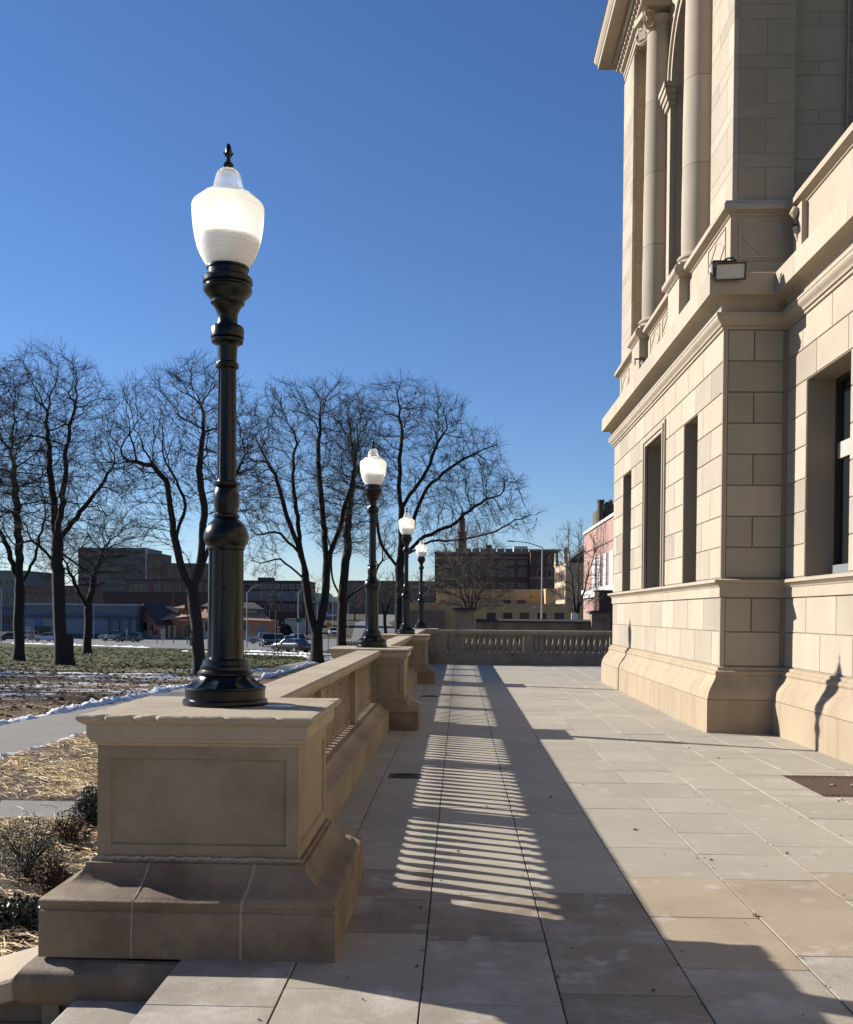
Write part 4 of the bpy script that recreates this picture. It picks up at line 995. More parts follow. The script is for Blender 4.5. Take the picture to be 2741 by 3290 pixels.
tree('bare_tree', 'bare park tree forked low into two dark trunks beside the sidewalk', 'tree', b_, [[b_, T(1018, 2050, 75)], [T(1018, 2050, 75), T(990, 1930, 75), T(975, 1800, 75), T(930, 1680, 75), T(890, 1540, 75), T(850, 1460, 75)], [T(985, 1850, 75), T(960, 1720, 75), T(940, 1560, 75), T(950, 1400, 75)], [T(1018, 2050, 75), T(1045, 1930, 75), T(1050, 1800, 75), T(1035, 1640, 75), T(1020, 1480, 75), T(1030, 1330, 75)], [T(1050, 1800, 75), T(1090, 1690, 75), T(1130, 1560, 75), T(1150, 1430, 75)], [T(960, 1780, 75), T(900, 1710, 75), T(820, 1720, 75)], [T(965, 1860, 75), T(900, 1790, 75), T(830, 1810, 75)]],
     [blob(940, 1340, 75, 130, 110, 5), blob(1060, 1330, 75, 130, 110, 5), blob(860, 1480, 75, 110, 130, 5), blob(1020, 1520, 75, 210, 140, 5), blob(860, 1680, 75, 100, 130, 4.5), blob(1130, 1480, 75, 100, 150, 4.5), blob(1080, 1700, 75, 90, 100, 4), blob(840, 1820, 75, 60, 60, 3), blob(810, 1560, 75, 70, 150, 4)], 2700, .50, 105, TG)
b_ = base_at(1097, 88)
tree('bare_tree', 'bare tree with thick side limb rising towards the second lamp post', 'tree', b_, [[b_, T(1097, 2000, 88), T(1098, 1940, 88)], [T(1098, 1940, 88), T(1140, 1900, 88), T(1190, 1870, 88), T(1230, 1800, 88)], [T(1098, 1940, 88), T(1110, 1800, 88), T(1120, 1650, 88), T(1140, 1500, 88)], [T(1098, 1930, 88), T(1065, 1860, 88), T(1060, 1750, 88)]],
     [blob(1130, 1600, 88, 120, 190, 5), blob(1070, 1650, 88, 80, 120, 4), blob(1220, 1720, 88, 80, 90, 4), blob(1120, 1370, 88, 90, 110, 4)], 1200, .48, 106, TG, lim=.09)
b_ = base_at(1282, 70)
tree('bare_tree', 'broad bare tree with long limbs sweeping right above the tan building', 'tree', b_, [[b_, T(1282, 1980, 70), T(1284, 1830, 70)], [T(1284, 1830, 70), T(1225, 1760, 70), T(1205, 1640, 70), T(1160, 1500, 70)], [T(1284, 1830, 70), T(1290, 1700, 70), T(1285, 1540, 70), T(1290, 1380, 70), T(1275, 1260, 70)], [T(1284, 1800, 70), T(1330, 1660, 70), T(1370, 1560, 70), T(1450, 1500, 70), T(1560, 1440, 70)], [T(1290, 1790, 70), T(1370, 1720, 70), T(1450, 1690, 70), T(1530, 1620, 70), T(1610, 1590, 70)], [T(1290, 1790, 70), T(1390, 1738, 69), T(1500, 1735, 69), T(1600, 1710, 69), T(1660, 1670, 69), T(1735, 1648, 69)], [T(1290, 1640, 70), T(1350, 1550, 70), T(1400, 1440, 70), T(1440, 1370, 70)]],
     [blob(1290, 1330, 70, 130, 110, 5), blob(1400, 1370, 70, 110, 110, 5), blob(1510, 1460, 70, 110, 90, 4.5), blob(1420, 1560, 70, 170, 120, 5), blob(1570, 1580, 70, 110, 90, 4.5), blob(1640, 1680, 69, 90, 50, 3), blob(1200, 1480, 70, 100, 170, 5), blob(1440, 1700, 70, 120, 60, 3.5)], 2300, .37, 107, TG)
b_ = base_at(-190, 60)
tree('bare_tree', 'bare tree at the park edge whose side branches reach past the V-shaped tree', 'tree', b_, [[b_, T(-190, 1700, 60)], [T(-190, 1700, 60), T(-160, 1500, 60), T(-100, 1380, 60)], [T(-190, 1750, 60), T(-80, 1640, 60), T(0, 1560, 60)]],
     [blob(-120, 1330, 60, 190, 190, 4.5), blob(-20, 1200, 60, 80, 110, 3), blob(-60, 1540, 60, 120, 130, 4)], 900, .45, 108, TG)
src_t = bpy.data.objects['bare_tree.001']
for (x_, y_, a_, lb) in ((-52, 62, 2.1, 'bare park tree up-sun of the lawn, its long shadow crossing the grass'), (-47, 50, 4.0, 'bare park tree beside the crossing path, shading the near lawn'), (-66, 74, 1.0, 'bare park tree near the warehouse side of the lawn')):
    c_ = copy_tree(src_t, (x_, y_, zg(y_) - .1), a_); c_['label'] = lb
# slim young trees beyond the end balustrade
def young(pxx, Y, topy, spread, seed, label, n, stems):
    b_ = base_at(pxx, Y); lines = [[b_, T(pxx, 1985, Y)]]
    for s in stems: lines.append([T(pxx, 1985, Y), T(pxx + s * .45, (1985 + topy) / 2 + 40, Y), T(pxx + s, topy + 60, Y)])
    return tree('young_tree', label, 'tree', b_, lines, [blob(pxx, (topy + 1930) / 2, Y, spread, (1930 - topy) / 2 + 10, spread * Y / FPX), blob(pxx, 1900, Y, spread * 1.15, 70, spread * Y / FPX)], n, .10, seed, None, 3, (.25, .7), 'twigl', .05, .28, .36, .010, up=.35, infl=3.5)
young(1510, 62, 1690, 130, 201, 'young multi-stemmed bare tree in front of the dark brick hall', 2600, (-80, -45, -15, 25, 55, 85))
young(1852, 56, 1690, 85, 202, 'slim young bare tree in front of the pink brick building', 1000, (-25, 10, 60))
young(1238, 60, 1850, 55, 203, 'small twiggy sapling behind the second lamp pedestal', 260, (-20, 15))

# ------------------------------------------------------------------ shrubs in the bed
def shrub(name, label, cat, c, r, n, mat, seed, leaf=.02, stems=True, spiky=False):
    rg = np.random.default_rng(seed); root = thing(name, label, cat, c)
    u = rg.normal(size=(n, 3)); u /= np.linalg.norm(u, axis=1)[:, None]; rad = rg.random(n) ** .33
    lump = 1 + .16 * np.sin(u[:, 0] * 5 + seed) * np.cos(u[:, 1] * 4) + .12 * np.sin(u[:, 2] * 7 + 2)
    P = u * rad[:, None] * lump[:, None] * np.array(r); P[:, 2] = np.abs(P[:, 2] + r[2] * .85)
    a = rg.normal(size=(n, 3)) + (u * 1.2 if spiky else 0); a /= np.linalg.norm(a, axis=1)[:, None]; b = np.cross(a, rg.normal(size=(n, 3))); b /= np.linalg.norm(b, axis=1)[:, None]
    l = leaf * rg.uniform(.6, 1.4, n)[:, None]; w = l * (.22 if spiky else .5)
    v = np.stack([P - a * l, P + b * w, P + a * l, P - b * w], 1).reshape(-1, 3); f = np.arange(n * 4).reshape(-1, 4)
    add('foliage', np_mesh('foliage', v, f), M[mat], root)
    mb = MB(); rr = random.Random(seed)
    for i in range(14):
        an = rr.uniform(0, 6.28); e = (math.cos(an) * r[0] * .7, math.sin(an) * r[1] * .7, r[2] * rr.uniform(1, 1.7)); mb.tube([(0, 0, -.02), (e[0] * .4, e[1] * .4, e[2] * .55), e], [.012, .008, .004], 5)
    add('stems', mb.mesh('stems'), M['bark'], root); return root
def gl_(pxx, Y): return (gx(pxx, Y), Y, zg(Y))
shrub('round_shrub', 'grey-green fine-leaved rounded shrub at the bed edge', 'shrub', gl_(85, 10.6), (.38, .36, .34), 9000, 'leafd', 1, .015, spiky=True)
shrub('boxwood', 'small dark green clipped boxwood close behind the chipped pedestal', 'shrub', gl_(303, 13.2), (.27, .27, .28), 6500, 'leafg', 2, .015)
shrub('dry_plant', 'reddish dried perennial clump between boxwood and round shrub', 'plant', gl_(228, 12.0), (.24, .22, .22), 1300, 'leafr', 3, .03, spiky=True)
shrub('dry_plant', 'low reddish dried clump in front of the round shrub', 'plant', gl_(165, 10.0), (.20, .2, .2), 1100, 'leafr', 4, .03, spiky=True)
shrub('low_plant', 'low green and yellow ground plant beside the stair cheek wall', 'plant', gl_(45, 8.9), (.34, .3, .14), 1600, 'leafd', 5, .03)

# ------------------------------------------------------------------ town beyond the park
M['w_blue'] = simple('blue_grey_cladding', (0.2, 0.25, 0.325), .7, var=.1, scale=.3)
M['w_navy'] = simple('navy_fascia', (.055, .075, .11), .6)
M['w_navy2'] = simple('slate_cladding', (0.13, 0.156, 0.202), .6, var=.1, scale=.3)
M['brick'] = simple('red_brick', (.62, .26, .15), .9, var=.15, scale=4)
M['brickd'] = simple('dark_brick', (.125, .072, .058), .9, var=.2, scale=3)
M['brickb'] = simple('brown_brick', (0.203, 0.142, 0.108), .9, var=.15, scale=1)
M['brickp'] = simple('pink_brick', (.42, .255, .215), .9, var=.08, scale=3)
M['cream'] = simple('cream_stone', (.55, .44, .29), .9, var=.1, scale=1)
M['creamd'] = simple('cream_trim', (.52, .44, .33), .9)
M['tan'] = simple('tan_stucco', (.62, .40, .18), .9, var=.08, scale=.6)
M['grey'] = simple('grey_cladding', (0.23, 0.23, 0.23), .8, var=.08, scale=.4)
M['greyl'] = simple('light_grey', (.5, .5, .48), .8)
M['roofr'] = simple('clay_roof', (.46, .26, .165), .85, var=.15, scale=3)
M['roofd'] = simple('slate_roof', (.055, .052, .055), .8, var=.2, scale=2)
M['roofg'] = simple('green_metal_roof', (.035, .15, .12), .5, var=.1, scale=1)
M['white'] = simple('white_paint', (.78, .76, .72), .6)
M['halltrim'] = simple('weathered_trim', (.26, .205, .16), .9)
M['pane'] = simple('far_window_glass', (.03, .036, .045), .12, spec=.5)
M['panel'] = simple('pale_window', (.20, .22, .24), .3)
M['poleg'] = simple('galvanised_pole', (.42, .43, .43), .5, metal=.3)
M['poled'] = simple('dark_pole', (.02, .02, .02), .5)
M['turret'] = stone('tower_stone', (.20, .16, .12), (.14, .11, .085), s1=2, objvar=0)
def win(parent, x0, x1, z0, z1, y, frame='creamd', pane='pane', fw=.1, arch=False):
    """window on a wall that faces the park (-Y)"""
    f = MB(); f.box((x0, y - .07, z0), (x0 + fw, y + .02, z1)).box((x1 - fw, y - .07, z0), (x1, y + .02, z1)).box((x0 + fw, y - .07, z0), (x1 - fw, y + .02, z0 + fw))
    if arch:
        r = (x1 - x0) / 2; c = (x0 + x1) / 2; n = 8
        for i in range(n):
            t0, t1 = math.pi * i / n, math.pi * (i + 1) / n
            f.prism([(c + math.cos(t) * q, y - .07, z1 + math.sin(t) * q) for t, q in ((t0, r - fw), (t1, r - fw), (t1, r), (t0, r))], (0, .09, 0))
    else: f.box((x0 + fw, y - .07, z1 - fw), (x1 - fw, y + .02, z1))
    w = f.build('window', M[frame], parent)
    p = MB()
    if arch: p.prism([(x0 + fw, y - .02, z0 + fw), (x1 - fw, y - .02, z0 + fw)] + [(c + math.cos(math.pi * i / 10) * (r - fw), y - .02, z1 + math.sin(math.pi * i / 10) * (r - fw)) for i in range(11)], (0, .03, 0))
    else: p.box((x0 + fw, y - .02, z0 + fw), (x1 - fw, y + .015, z1 - fw))
    p.build('pane', M[pane], w); return w
def xr(a, b, Y): return gx(a, Y), gx(b, Y)
def zp(pxx, py, Y): return px(pxx, py, Y).z
def house(name, label, pa, pb, top, Y, depth, mat, cat='building', parapet=.25, pmat=None):
    x0, x1 = xr(pa, pb, Y); zb = zg(Y) - 1; zt = zp((pa + pb) / 2, top, Y)
    r = thing(name, label, cat, ((x0 + x1) / 2, Y, zg(Y)))
    MB().box((x0, Y, zb), (x1, Y + depth, zt)).build('wall', M[mat], r)
    if parapet: MB().box((x0 - .12, Y - .12, zt + .002), (x1 + .12, Y + depth + .12, zt + parapet)).build('roof', M[pmat or mat], r)
    return r, x0, x1, zt
def win_grid(r, xs_, zr, Y, w, **kw):
    for z0, z1 in zr:
        for x in xs_: win(r, x - w / 2, x + w / 2, z0, z1, Y, **kw)
def lin(a, b, n): return [a + (b - a) * (i + .5) / n for i in range(n)]

# blue-grey shop
Y = 196; r, x0, x1, zt = house('shop', 'low blue-grey shop with flat roof and blue entrance sign', 82, 438, 1944, Y, 14, 'w_navy2', pmat='greyl')
za, zb_ = zp(260, 1986, Y), zp(260, 2036, Y)
MB().box((x0 + .1, Y - .25, zb_), (x1 - .1, Y - .02, za)).build('front_wall', M['w_blue'], r)
MB().box((x0, Y - .8, za + .01), (x1 + .2, Y - .02, za + .5)).build('canopy', M['w_navy'], r)
MB().box((x0, Y - .3, zg(Y)), (x1, Y - .02, zb_ - .01)).build('base_band', M['w_navy'], r)
a, b2 = xr(113, 137, Y); MB().box((a, Y - .45, zp(125, 2010, Y)), (b2, Y - .27, zp(125, 1990, Y))).build('poster', simple('blue_poster', (.05, .17, .38), .5), r)
a, b2 = xr(113, 165, Y); MB().box((a, Y - .40, zg(Y) + .1), (b2, Y - .27, zp(125, 2012, Y))).build('entrance_glass', M['pane'], r)
for p in lin(340, 436, 3): xx = gx(p, Y); MB().box((xx - .15, Y - 1.0, zg(Y)), (xx + .15, Y - .7, za)).build('column', M['w_navy'], r)
# dark mid-rise blocks far left
Y = 300; r, x0, x1, zt = house('office_block', 'dark flat-roofed block behind the V-shaped tree', -120, 82, 1835, Y, 20, 'grey')
win_grid(r, lin(x0 + 1, x1 - 1, 9), [(zt - 4.2, zt - 2.4), (zt - 8, zt - 6.2)], Y, 1.3)
Y = 262; r, x0, x1, zt = house('brick_block', 'long brown brick block above the blue-grey shop', 60, 262, 1884, Y, 15, 'brickb')
win_grid(r, lin(x0 + 1, x1 - 1, 8), [(zt - 4.4, zt - 2.6)], Y, 1.4)
Y = 225; r, x0, x1, zt = house('warehouse', 'low slate-coloured warehouse left of the blue-grey shop', -160, 95, 1954, Y, 12, 'w_navy2', pmat='w_navy')
win_grid(r, lin(x0 + 2, x1 - 2, 6), [(zt - 3.3, zt - 1.5)], Y, 2.0, frame='w_navy')
Y = 330; r, x0, x1, zt = house('office_tower', 'tall grey slab block behind the smaller bare tree', 250, 468, 1762, Y, 18, 'grey')
for k_ in range(7): MB().box((x0 + .3, Y - .12, zt - 1.6 - k_ * 2.2), (x1 - .3, Y - .01, zt - .7 - k_ * 2.2)).build('window_band', M['pane'], r)
MB().box((x1 - .1, Y - .2, zg(Y)), (x1 + .35, Y + .4, zt)).build('corner_trim', M['white'], r)
Y = 320; r, x0, x1, zt = house('brick_tower', 'narrow brown brick tower beside the grey slab block', 470, 521, 1782, Y, 10, 'brickb')
win_grid(r, lin(x0, x1, 2), [(zt - 4, zt - 2.2), (zt - 8, zt - 6.2)], Y, 1.1)
Y = 315; r, x0, x1, zt = house('brick_block', 'stepped brown block right of the narrow brick tower', 522, 690, 1812, Y, 14, 'brickb')
win_grid(r, lin(x0 + 1, x1 - 1, 5), [(zt - 4, zt - 1.8), (zt - 9, zt - 6.8)], Y, 1.4)
Y = 250; r, x0, x1, zt = house('row_building', 'dark brick building with tall shuttered windows behind the station', 402, 700, 1866, Y, 12, 'brickb', pmat='roofd')
win_grid(r, [gx(p, Y) for p in (427, 446, 462)] + lin(gx(490, Y), x1 - 1, 6), [(zt - 3.4, zt - 1.0)], Y, 1.2)
Y = 235; r, x0, x1, zt = house('low_block', 'low dark block with brown walls just behind the station roof', 330, 690, 1906, Y, 8, 'brickd', pmat='roofd')
# brick station with gabled wing, arcade and clay roofs
Y = 198; r = thing('brick_station', 'red brick station with gabled wing, arcade and clay tile roofs', 'building', (gx(560, Y), Y, zg(Y)))
zb = zg(Y)
def sx(p): return gx(p, Y)
def sz(p, q): return zp(p, q, Y)
gw = 7.2; gd = 4.0; gc = Vector((sx(461), Y + 1.5, 0)); ga = R(-37); ze = sz(460, 1996) - zb; zr = sz(460, 1943) - zb
def wing(mb): 
    E = Matrix.Translation((gc.x, gc.y, zb)) @ Matrix.Rotation(ga, 4, 'Z'); mb.v = [tuple(E @ Vector(p)) for p in mb.v]; return mb
wing(MB().prism([(-gw / 2, 0, 0), (gw / 2, 0, 0), (gw / 2, 0, ze), (0, 0, zr), (-gw / 2, 0, ze)], (0, gd, 0))).build('gable_wall', M['brick'], r)
wing(MB().box((-gw / 2 - .03, -.08, 0), (gw / 2 + .03, -.01, sz(460, 2026) - zb))).build('stone_base', M['cream'], r)
for sgn in (-1, 1):
    wing(MB().prism([(0, -.7, zr + .25), (sgn * (gw / 2 + .7), -.7, ze - .5), (sgn * (gw / 2 + .7), -.7, ze - .72), (0, -.7, zr)], (0, gd + .9, 0))).build('roof', M['roofr' if sgn < 0 else 'roofd'], r)
for xc_, w_, z0_, z1_ in ((0, .6, 1.4, 3.1), (-2.3, .3, 1.4, 2.6), (2.3, .3, 1.4, 2.6)):
    f_ = wing(MB().box((xc_ - w_ - .14, -.12, z0_ - .1), (xc_ + w_ + .14, -.012, z1_ + .14))).build('window', M['cream'], r)
    wing(MB().box((xc_ - w_, -.15, z0_), (xc_ + w_, -.122, z1_))).build('pane', M['pane'], f_)
x2, x3 = sx(500), sx(620)
MB().box((x2, Y + 2, zb), (x3, Y + 9, sz(560, 1992))).build('wall', M['brick'], r)
MB().prism([(x2 - .2, Y + .3, sz(520, 1995)), (x3, Y + .3, sz(600, 1982)), (x3, Y + 4, sz(600, 1972)), (sx(545), Y + 4, sz(545, 1972))], (0, 0, .25)).build('roof', M['roofr'], r)
MB().box((sx(556), Y + 3.5, sz(560, 1975)), (sx(615), Y + 8, sz(560, 1955))).build('clerestory', M['brick'], r)
for p in (563, 574, 585, 597, 608): MB().box((sx(p) - .22, Y + 3.4, sz(p, 1972)), (sx(p) + .22, Y + 3.49, sz(p, 1960))).build('clerestory_window', M['pane'], r)
MB().prism([(sx(541), Y + 3, sz(560, 1956)), (sx(620), Y + 3, sz(600, 1956)), (sx(612), Y + 6, sz(600, 1940)), (sx(590), Y + 6, sz(600, 1940))], (0, 0, .2)).build('roof', M['roofr'], r)
MB().prism([(sx(485), Y + 5, sz(485, 1948)), (sx(565), Y + 5, sz(550, 1948)), (sx(565), Y + 2.2, sz(550, 1985)), (sx(500), Y + 2.2, sz(500, 1988))], (0, .3, 0)).build('roof', M['roofd'], r)
for p in (524, 541, 559): MB().box((sx(p) - .25, Y + .5, zb), (sx(p) + .25, Y + 1.0, sz(p, 2010))).build('arcade_pier', M['cream'], r)
win(r, sx(580), sx(612), zb, sz(595, 2018), Y + 1.95, arch=True, fw=.25)
x4, x5 = sx(655), sx(868)
MB().box((x4, Y - 1, zb), (x5, Y + 9, sz(800, 1992))).build('wall', M['brick'], r)
MB().box((x4 - .05, Y - 1.1, zb), (x5 + .05, Y - 1.01, sz(800, 2032))).build('stone_base', M['creamd'], r)
MB().prism([(sx(640), Y - 1.6, sz(800, 1990)), (sx(878), Y - 1.6, sz(800, 1998)), (sx(826), Y + 4, sz(800, 1962)), (sx(640), Y + 4, sz(800, 1962))], (0, 0, .25)).build('roof', M['roofr'], r)
MB().box((sx(655), Y + 2, sz(800, 1975)), (sx(815), Y + 7, sz(800, 1950))).build('clerestory', M['creamd'], r)
MB().prism([(sx(640), Y + 1, sz(800, 1952)), (sx(845), Y + 1, sz(800, 1960)), (sx(800), Y + 5, sz(800, 1938)), (sx(650), Y + 5, sz(800, 1938))], (0, 0, .2)).build('roof', M['roofd'], r)
win(r, sx(784), sx(803), sz(790, 2030), sz(790, 2002), Y - 1, arch=True, fw=.2)
win(r, sx(826), sx(857), sz(840, 2034), sz(840, 2008), Y - 1, fw=.12, pane='panel')
win(r, sx(660), sx(676), sz(665, 2030), sz(665, 2002), Y - 1, arch=True, fw=.2)
# brick blocks behind the lamp, hill buildings
Y = 270; r, x0, x1, zt = house('brick_block', 'broad dark brick block behind traffic lights', 770, 985, 1868, Y, 16, 'brickd', pmat='roofd')
MB().box((x0, Y - .3, zt - 5.2), (x1, Y - .01, zt - 2.6)).build('wall_band', M['grey'], r)
win_grid(r, lin(x0 + 1, x1 - 1, 8), [(zt - 2.0, zt - .7), (zt - 8.0, zt - 6.2)], Y, 1.5, frame='greyl')
MB().box((x0 + 4, Y + 4, zt), (x0 + 8, Y + 8, zt + 1.2)).build('roof_unit', M['brickd'], r)
Y = 330; x0, x1 = xr(975, 1085, Y); r = thing('green_roofed_building', 'building with teal green metal roof on the hill behind the forked tree', 'building', ((x0 + x1) / 2, Y, zg(Y)))
MB().box((x0 + 1, Y, zg(Y) - 1), (x1 - 1, Y + 9, zp(1030, 1934, Y))).build('wall', M['grey'], r)
zt = zp(1030, 1934, Y); MB().prism([(x0, Y - 1, zt), (x1, Y - 1, zt), (x1 - 3, Y + 4, zt + 2.8), (x0 + 2.5, Y + 4, zt + 2.8)], (0, .2, .15)).build('roof', M['roofg'], r)
win_grid(r, lin(x0 + 1.5, x1 - 1.5, 5), [(zt - 2.4, zt - .6)], Y, .9)
Y = 420; r, x0, x1, zt = house('hill_block', 'pale brown block high on the hill beyond the green roof', 1095, 1420, 1868, Y, 14, 'brickb', pmat='roofd')
win_grid(r, lin(x0 + 1, x1 - 1, 7), [(zt - 4, zt - 2)], Y, 1.6)
Y = 225; r, x0, x1, zt = house('utility_building', 'low pale concrete building beside the evergreen', 915, 1000, 1992, Y, 8, 'greyl', pmat='grey')
# tan building, two tiers
Y = 124; r, x0, x1, zt = house('tan_building', 'two-tier tan stucco building with square dark windows', 1310, 1905, 1942, Y, 10, 'tan', pmat='creamd', parapet=.12)
zt2 = zp(1600, 1896, Y + 6); xa, xb2 = gx(1400, Y + 6), gx(1745, Y + 6)
MB().box((xa, Y + 6, zt - 1), (xb2, Y + 12, zt2)).build('upper_wall', M['tan'], r); MB().box((xa - .1, Y + 5.9, zt2 + .002), (xb2 + .1, Y + 12, zt2 + .12)).build('upper_roof', M['creamd'], r)
xc = gx(1745, Y + 6); MB().box((xc + .02, Y + 3, zt + .13), (gx(1785, Y + 3), Y + 12, zt2 + .18)).build('stair_tower', M['tan'], r)
for p in (1578, 1631, 1685, 1741, 1797): win(r, gx(p - 14, Y), gx(p + 14, Y), zp(p, 1992, Y), zp(p, 1969, Y), Y, frame='roofd', fw=.05)
win(r, gx(1708, Y), gx(1720, Y), zp(1714, 1954, Y), zp(1714, 1945, Y), Y, frame='white', fw=.12, pane='panel')
win(r, gx(1661, Y + 6), gx(1688, Y + 6), zp(1670, 1941, Y + 6), zp(1670, 1928, Y + 6), Y + 6, frame='roofd', fw=.04)
win(r, gx(1618, Y + 6), gx(1640, Y + 6), zp(1670, 1941, Y + 6), zp(1670, 1928, Y + 6), Y + 6, frame='roofd', fw=.04)
win(r, gx(1704, Y + 6), gx(1709, Y + 6), zp(1706, 1919, Y + 6), zp(1706, 1914, Y + 6), Y + 6, frame='roofd', fw=.03)
win(r, gx(1365, Y), gx(1405, Y), zp(1385, 2015, Y), zp(1385, 1965, Y), Y, frame='greyl', fw=.06)
MB().box((x0 - .4, Y - 1.2, zg(Y)), (gx(1428, Y), Y - .02, zp(1370, 1962, Y))).build('porch', M['brickb'], r)
# dark brick hall with arched windows
Y = 205; r, x0, x1, zt = house('brick_hall', 'large dark brick hall with arched windows and stone balustraded parapet', 1395, 1708, 1778, Y, 18, 'brickd', pmat='halltrim', parapet=.35)
x2 = gx(1788, Y); MB().box((x1 - .5, Y - 2.5, zg(Y)), (x2, Y + 12, zt + .3)).build('pavilion_wall', M['brickd'], r)
MB().box((x1 - .8, Y - 2.8, zt + .305), (x2 + .3, Y + 12, zt + .75)).build('pavilion_cornice', M['halltrim'], r)
MB().box((x0, Y - .25, zt - 1.0), (x1 - .55, Y - .01, zt - .7)).build('cornice', M['halltrim'], r)
for k_, p in enumerate(lin(1460, 1700, 9)):
    xx = gx(p, Y); MB().box((xx - .7, Y + .2, zt + .36), (xx + .7, Y + .4, zt + 1.0)).build('parapet_panel', M['halltrim'], r)
for p in (1440, 1480, 1525, 1575, 1615, 1642, 1678):
    xx = gx(p, Y); w = .95 if p != 1642 else .6
    win(r, xx - w, xx + w, zp(p, 1815, Y), zp(p, 1801, Y), Y, fw=.15, frame='halltrim'); win(r, xx - w, xx + w, zp(p, 1853, Y), zp(p, 1836, Y), Y, fw=.2, arch=True, frame='halltrim')
    win(r, xx - w, xx + w, zp(p, 1890, Y), zp(p, 1872, Y), Y, fw=.15, frame='halltrim')
for p in (1733, 1764):
    xx = gx(p, Y - 2.5)
    win(r, xx - .5, xx + .5, zp(p, 1811, Y - 2.5), zp(p, 1795, Y - 2.5), Y - 2.5, fw=.14, frame='halltrim'); win(r, xx - .6, xx + .6, zp(p, 1855, Y - 2.5), zp(p, 1834, Y - 2.5), Y - 2.5, fw=.22, arch=True, frame='halltrim')
    win(r, xx - .6, xx + .6, zp(p, 1889, Y - 2.5), zp(p, 1870, Y - 2.5), Y - 2.5, fw=.14, frame='halltrim')
MB().box((x1 - .55, Y - 2.55, zp(1750, 1862, Y)), (x2 + .05, Y - 2.51, zp(1750, 1857, Y))).build('stone_band', M['halltrim'], r)
xx, xy = xr(1649, 1693, Y + 6); MB().box((xx, Y + 6, zt + .3), (xy, Y + 10, zp(1670, 1755, Y + 6))).build('penthouse', M['greyl'], r)
xx, xy = xr(1559, 1578, Y + 4); MB().box((xx, Y + 4, zt + .3), (xy, Y + 5.2, zp(1570, 1750, Y + 4))).build('chimney', M['brickd'], r)
# church steeple
Y = 330; xx = gx(1481, Y); r = thing('church_steeple', 'grey stone church steeple rising behind the brick hall', 'steeple', (xx, Y, zg(Y)))
zA, zB, zC = zp(1481, 1765, Y), zp(1481, 1715, Y), zp(1481, 1672, Y)
MB().box((xx - 1.6, Y - 1.6, zg(Y)), (xx + 1.6, Y + 1.6, zA)).build('shaft', M['turret'], r); MB().lathe([(1.5, zA), (1.45, zB), (1.7, zB + .2), (1.6, zB + .6), (1.1, zB + .8), (1.0, zC), (1.2, zC + .2), (.5, zC + 1.4), (0, zC + 5)], 8, (xx, Y, 0)).build('spire', M['turret'], r)
# cream gothic building with gables, its lit side looks to the park (-X)
xw = gx(1815, 150); y0_, y1_ = 150, 150 * (1815 - 1477) / (1781 - 1477); zt = zp(1815, 1808, 150)
r = thing('gothic_building', 'cream stone building with steep gables and rows of narrow windows', 'building', (xw, 158, zg(158)))
MB().box((xw, y0_, zg(150) - 1), (xw + 9, y1_, zt)).build('wall', M['cream'], r)
for ya, yb in ((y0_ - .1, y0_ + 2.6), (y1_ - 3.0, y1_ + .1)):
    MB().prism([(xw - .15, ya, zt), (xw - .15, yb, zt), (xw - .15, (ya + yb) / 2 + .3, zt + 2.3), (xw - .15, (ya + yb) / 2 - .3, zt + 2.3)], (.5, 0, 0)).build('gable', M['cream'], r)
MB().prism([(xw + .2, y0_ + .2, zt), (xw + 4.5, y0_ + .2, zt + 3.6), (xw + 9, y0_ + .2, zt)], (0, y1_ - y0_ - .4, 0)).build('roof', M['roofr' if False else 'roofd'], r)
for z0, z1 in ((zt - 2.6, zt - 1.0), (zt - 5.4, zt - 3.4)):
    for yy in lin(y0_ + .6, y1_ - .6, 7):
        f = MB().box((xw - .06, yy - .55, z0), (xw - .005, yy + .55, z1)).build('window', M['brickb'], r); MB().box((xw - .09, yy - .4, z0 + .12), (xw - .062, yy + .4, z1 - .12)).build('pane', M['pane'], f)
# pink brick building along the side street, tall pale windows
xw = gx(1874, 90); r = thing('pink_brick_building', 'tall pink brick building with three tall white windows', 'building', (xw + 4, 78, zg(78)))
zt = zp(1874, 1719, 90); MB().box((xw, 62, -4), (xw + 12, 90, zt)).build('wall', M['brickp'], r); MB().box((xw - .12, 61.9, zt + .002), (xw + 12, 90.1, zt + .22)).build('coping', M['white'], r)
for ya, yb in ((81.8, 83.5), (78.9, 80.6), (75.7, 77.3), (72.4, 74.0)):
    f = MB().box((xw - .10, ya, 3.72), (xw - .005, yb, 6.15)).build('window', M['white'], r)
MB().box((xw - .22, 62, 2.95), (xw - .006, 89.8, 3.68)).build('sill_band', M['white'], r)
MB().box((xw - .08, 62, 6.9), (xw - .005, 89.9, 7.05)).build('brick_band', M['brickp'], r)
# castellated tower behind it
Y = 135; x0, x1 = xr(1913, 1990, Y); r = thing('castellated_tower', 'dark stone tower with round chimneys behind the pink brick building', 'tower', ((x0 + x1) / 2, Y, zg(Y)))
zt = zp(1930, 1640, Y); MB().box((x0, Y, zg(Y)), (x1, Y + 4, zt)).build('wall', M['turret'], r)
MB().lathe([(.45, zt - 3), (.45, zp(1925, 1615, Y)), (.52, zp(1925, 1614, Y)), (.52, zp(1925, 1607, Y))], 12, (gx(1925, Y), Y - .2, 0)).build('chimney', M['turret'], r)
for p, q in ((1945, 1622), (1957, 1614), (1968, 1630)): MB().lathe([(.32, zt - 1), (.32, zp(p, q, Y)), (.38, zp(p, q, Y) + .05), (.1, zp(p, q, Y) + .4)], 8, (gx(p, Y), Y, 0)).build('turret', M['turret'], r)
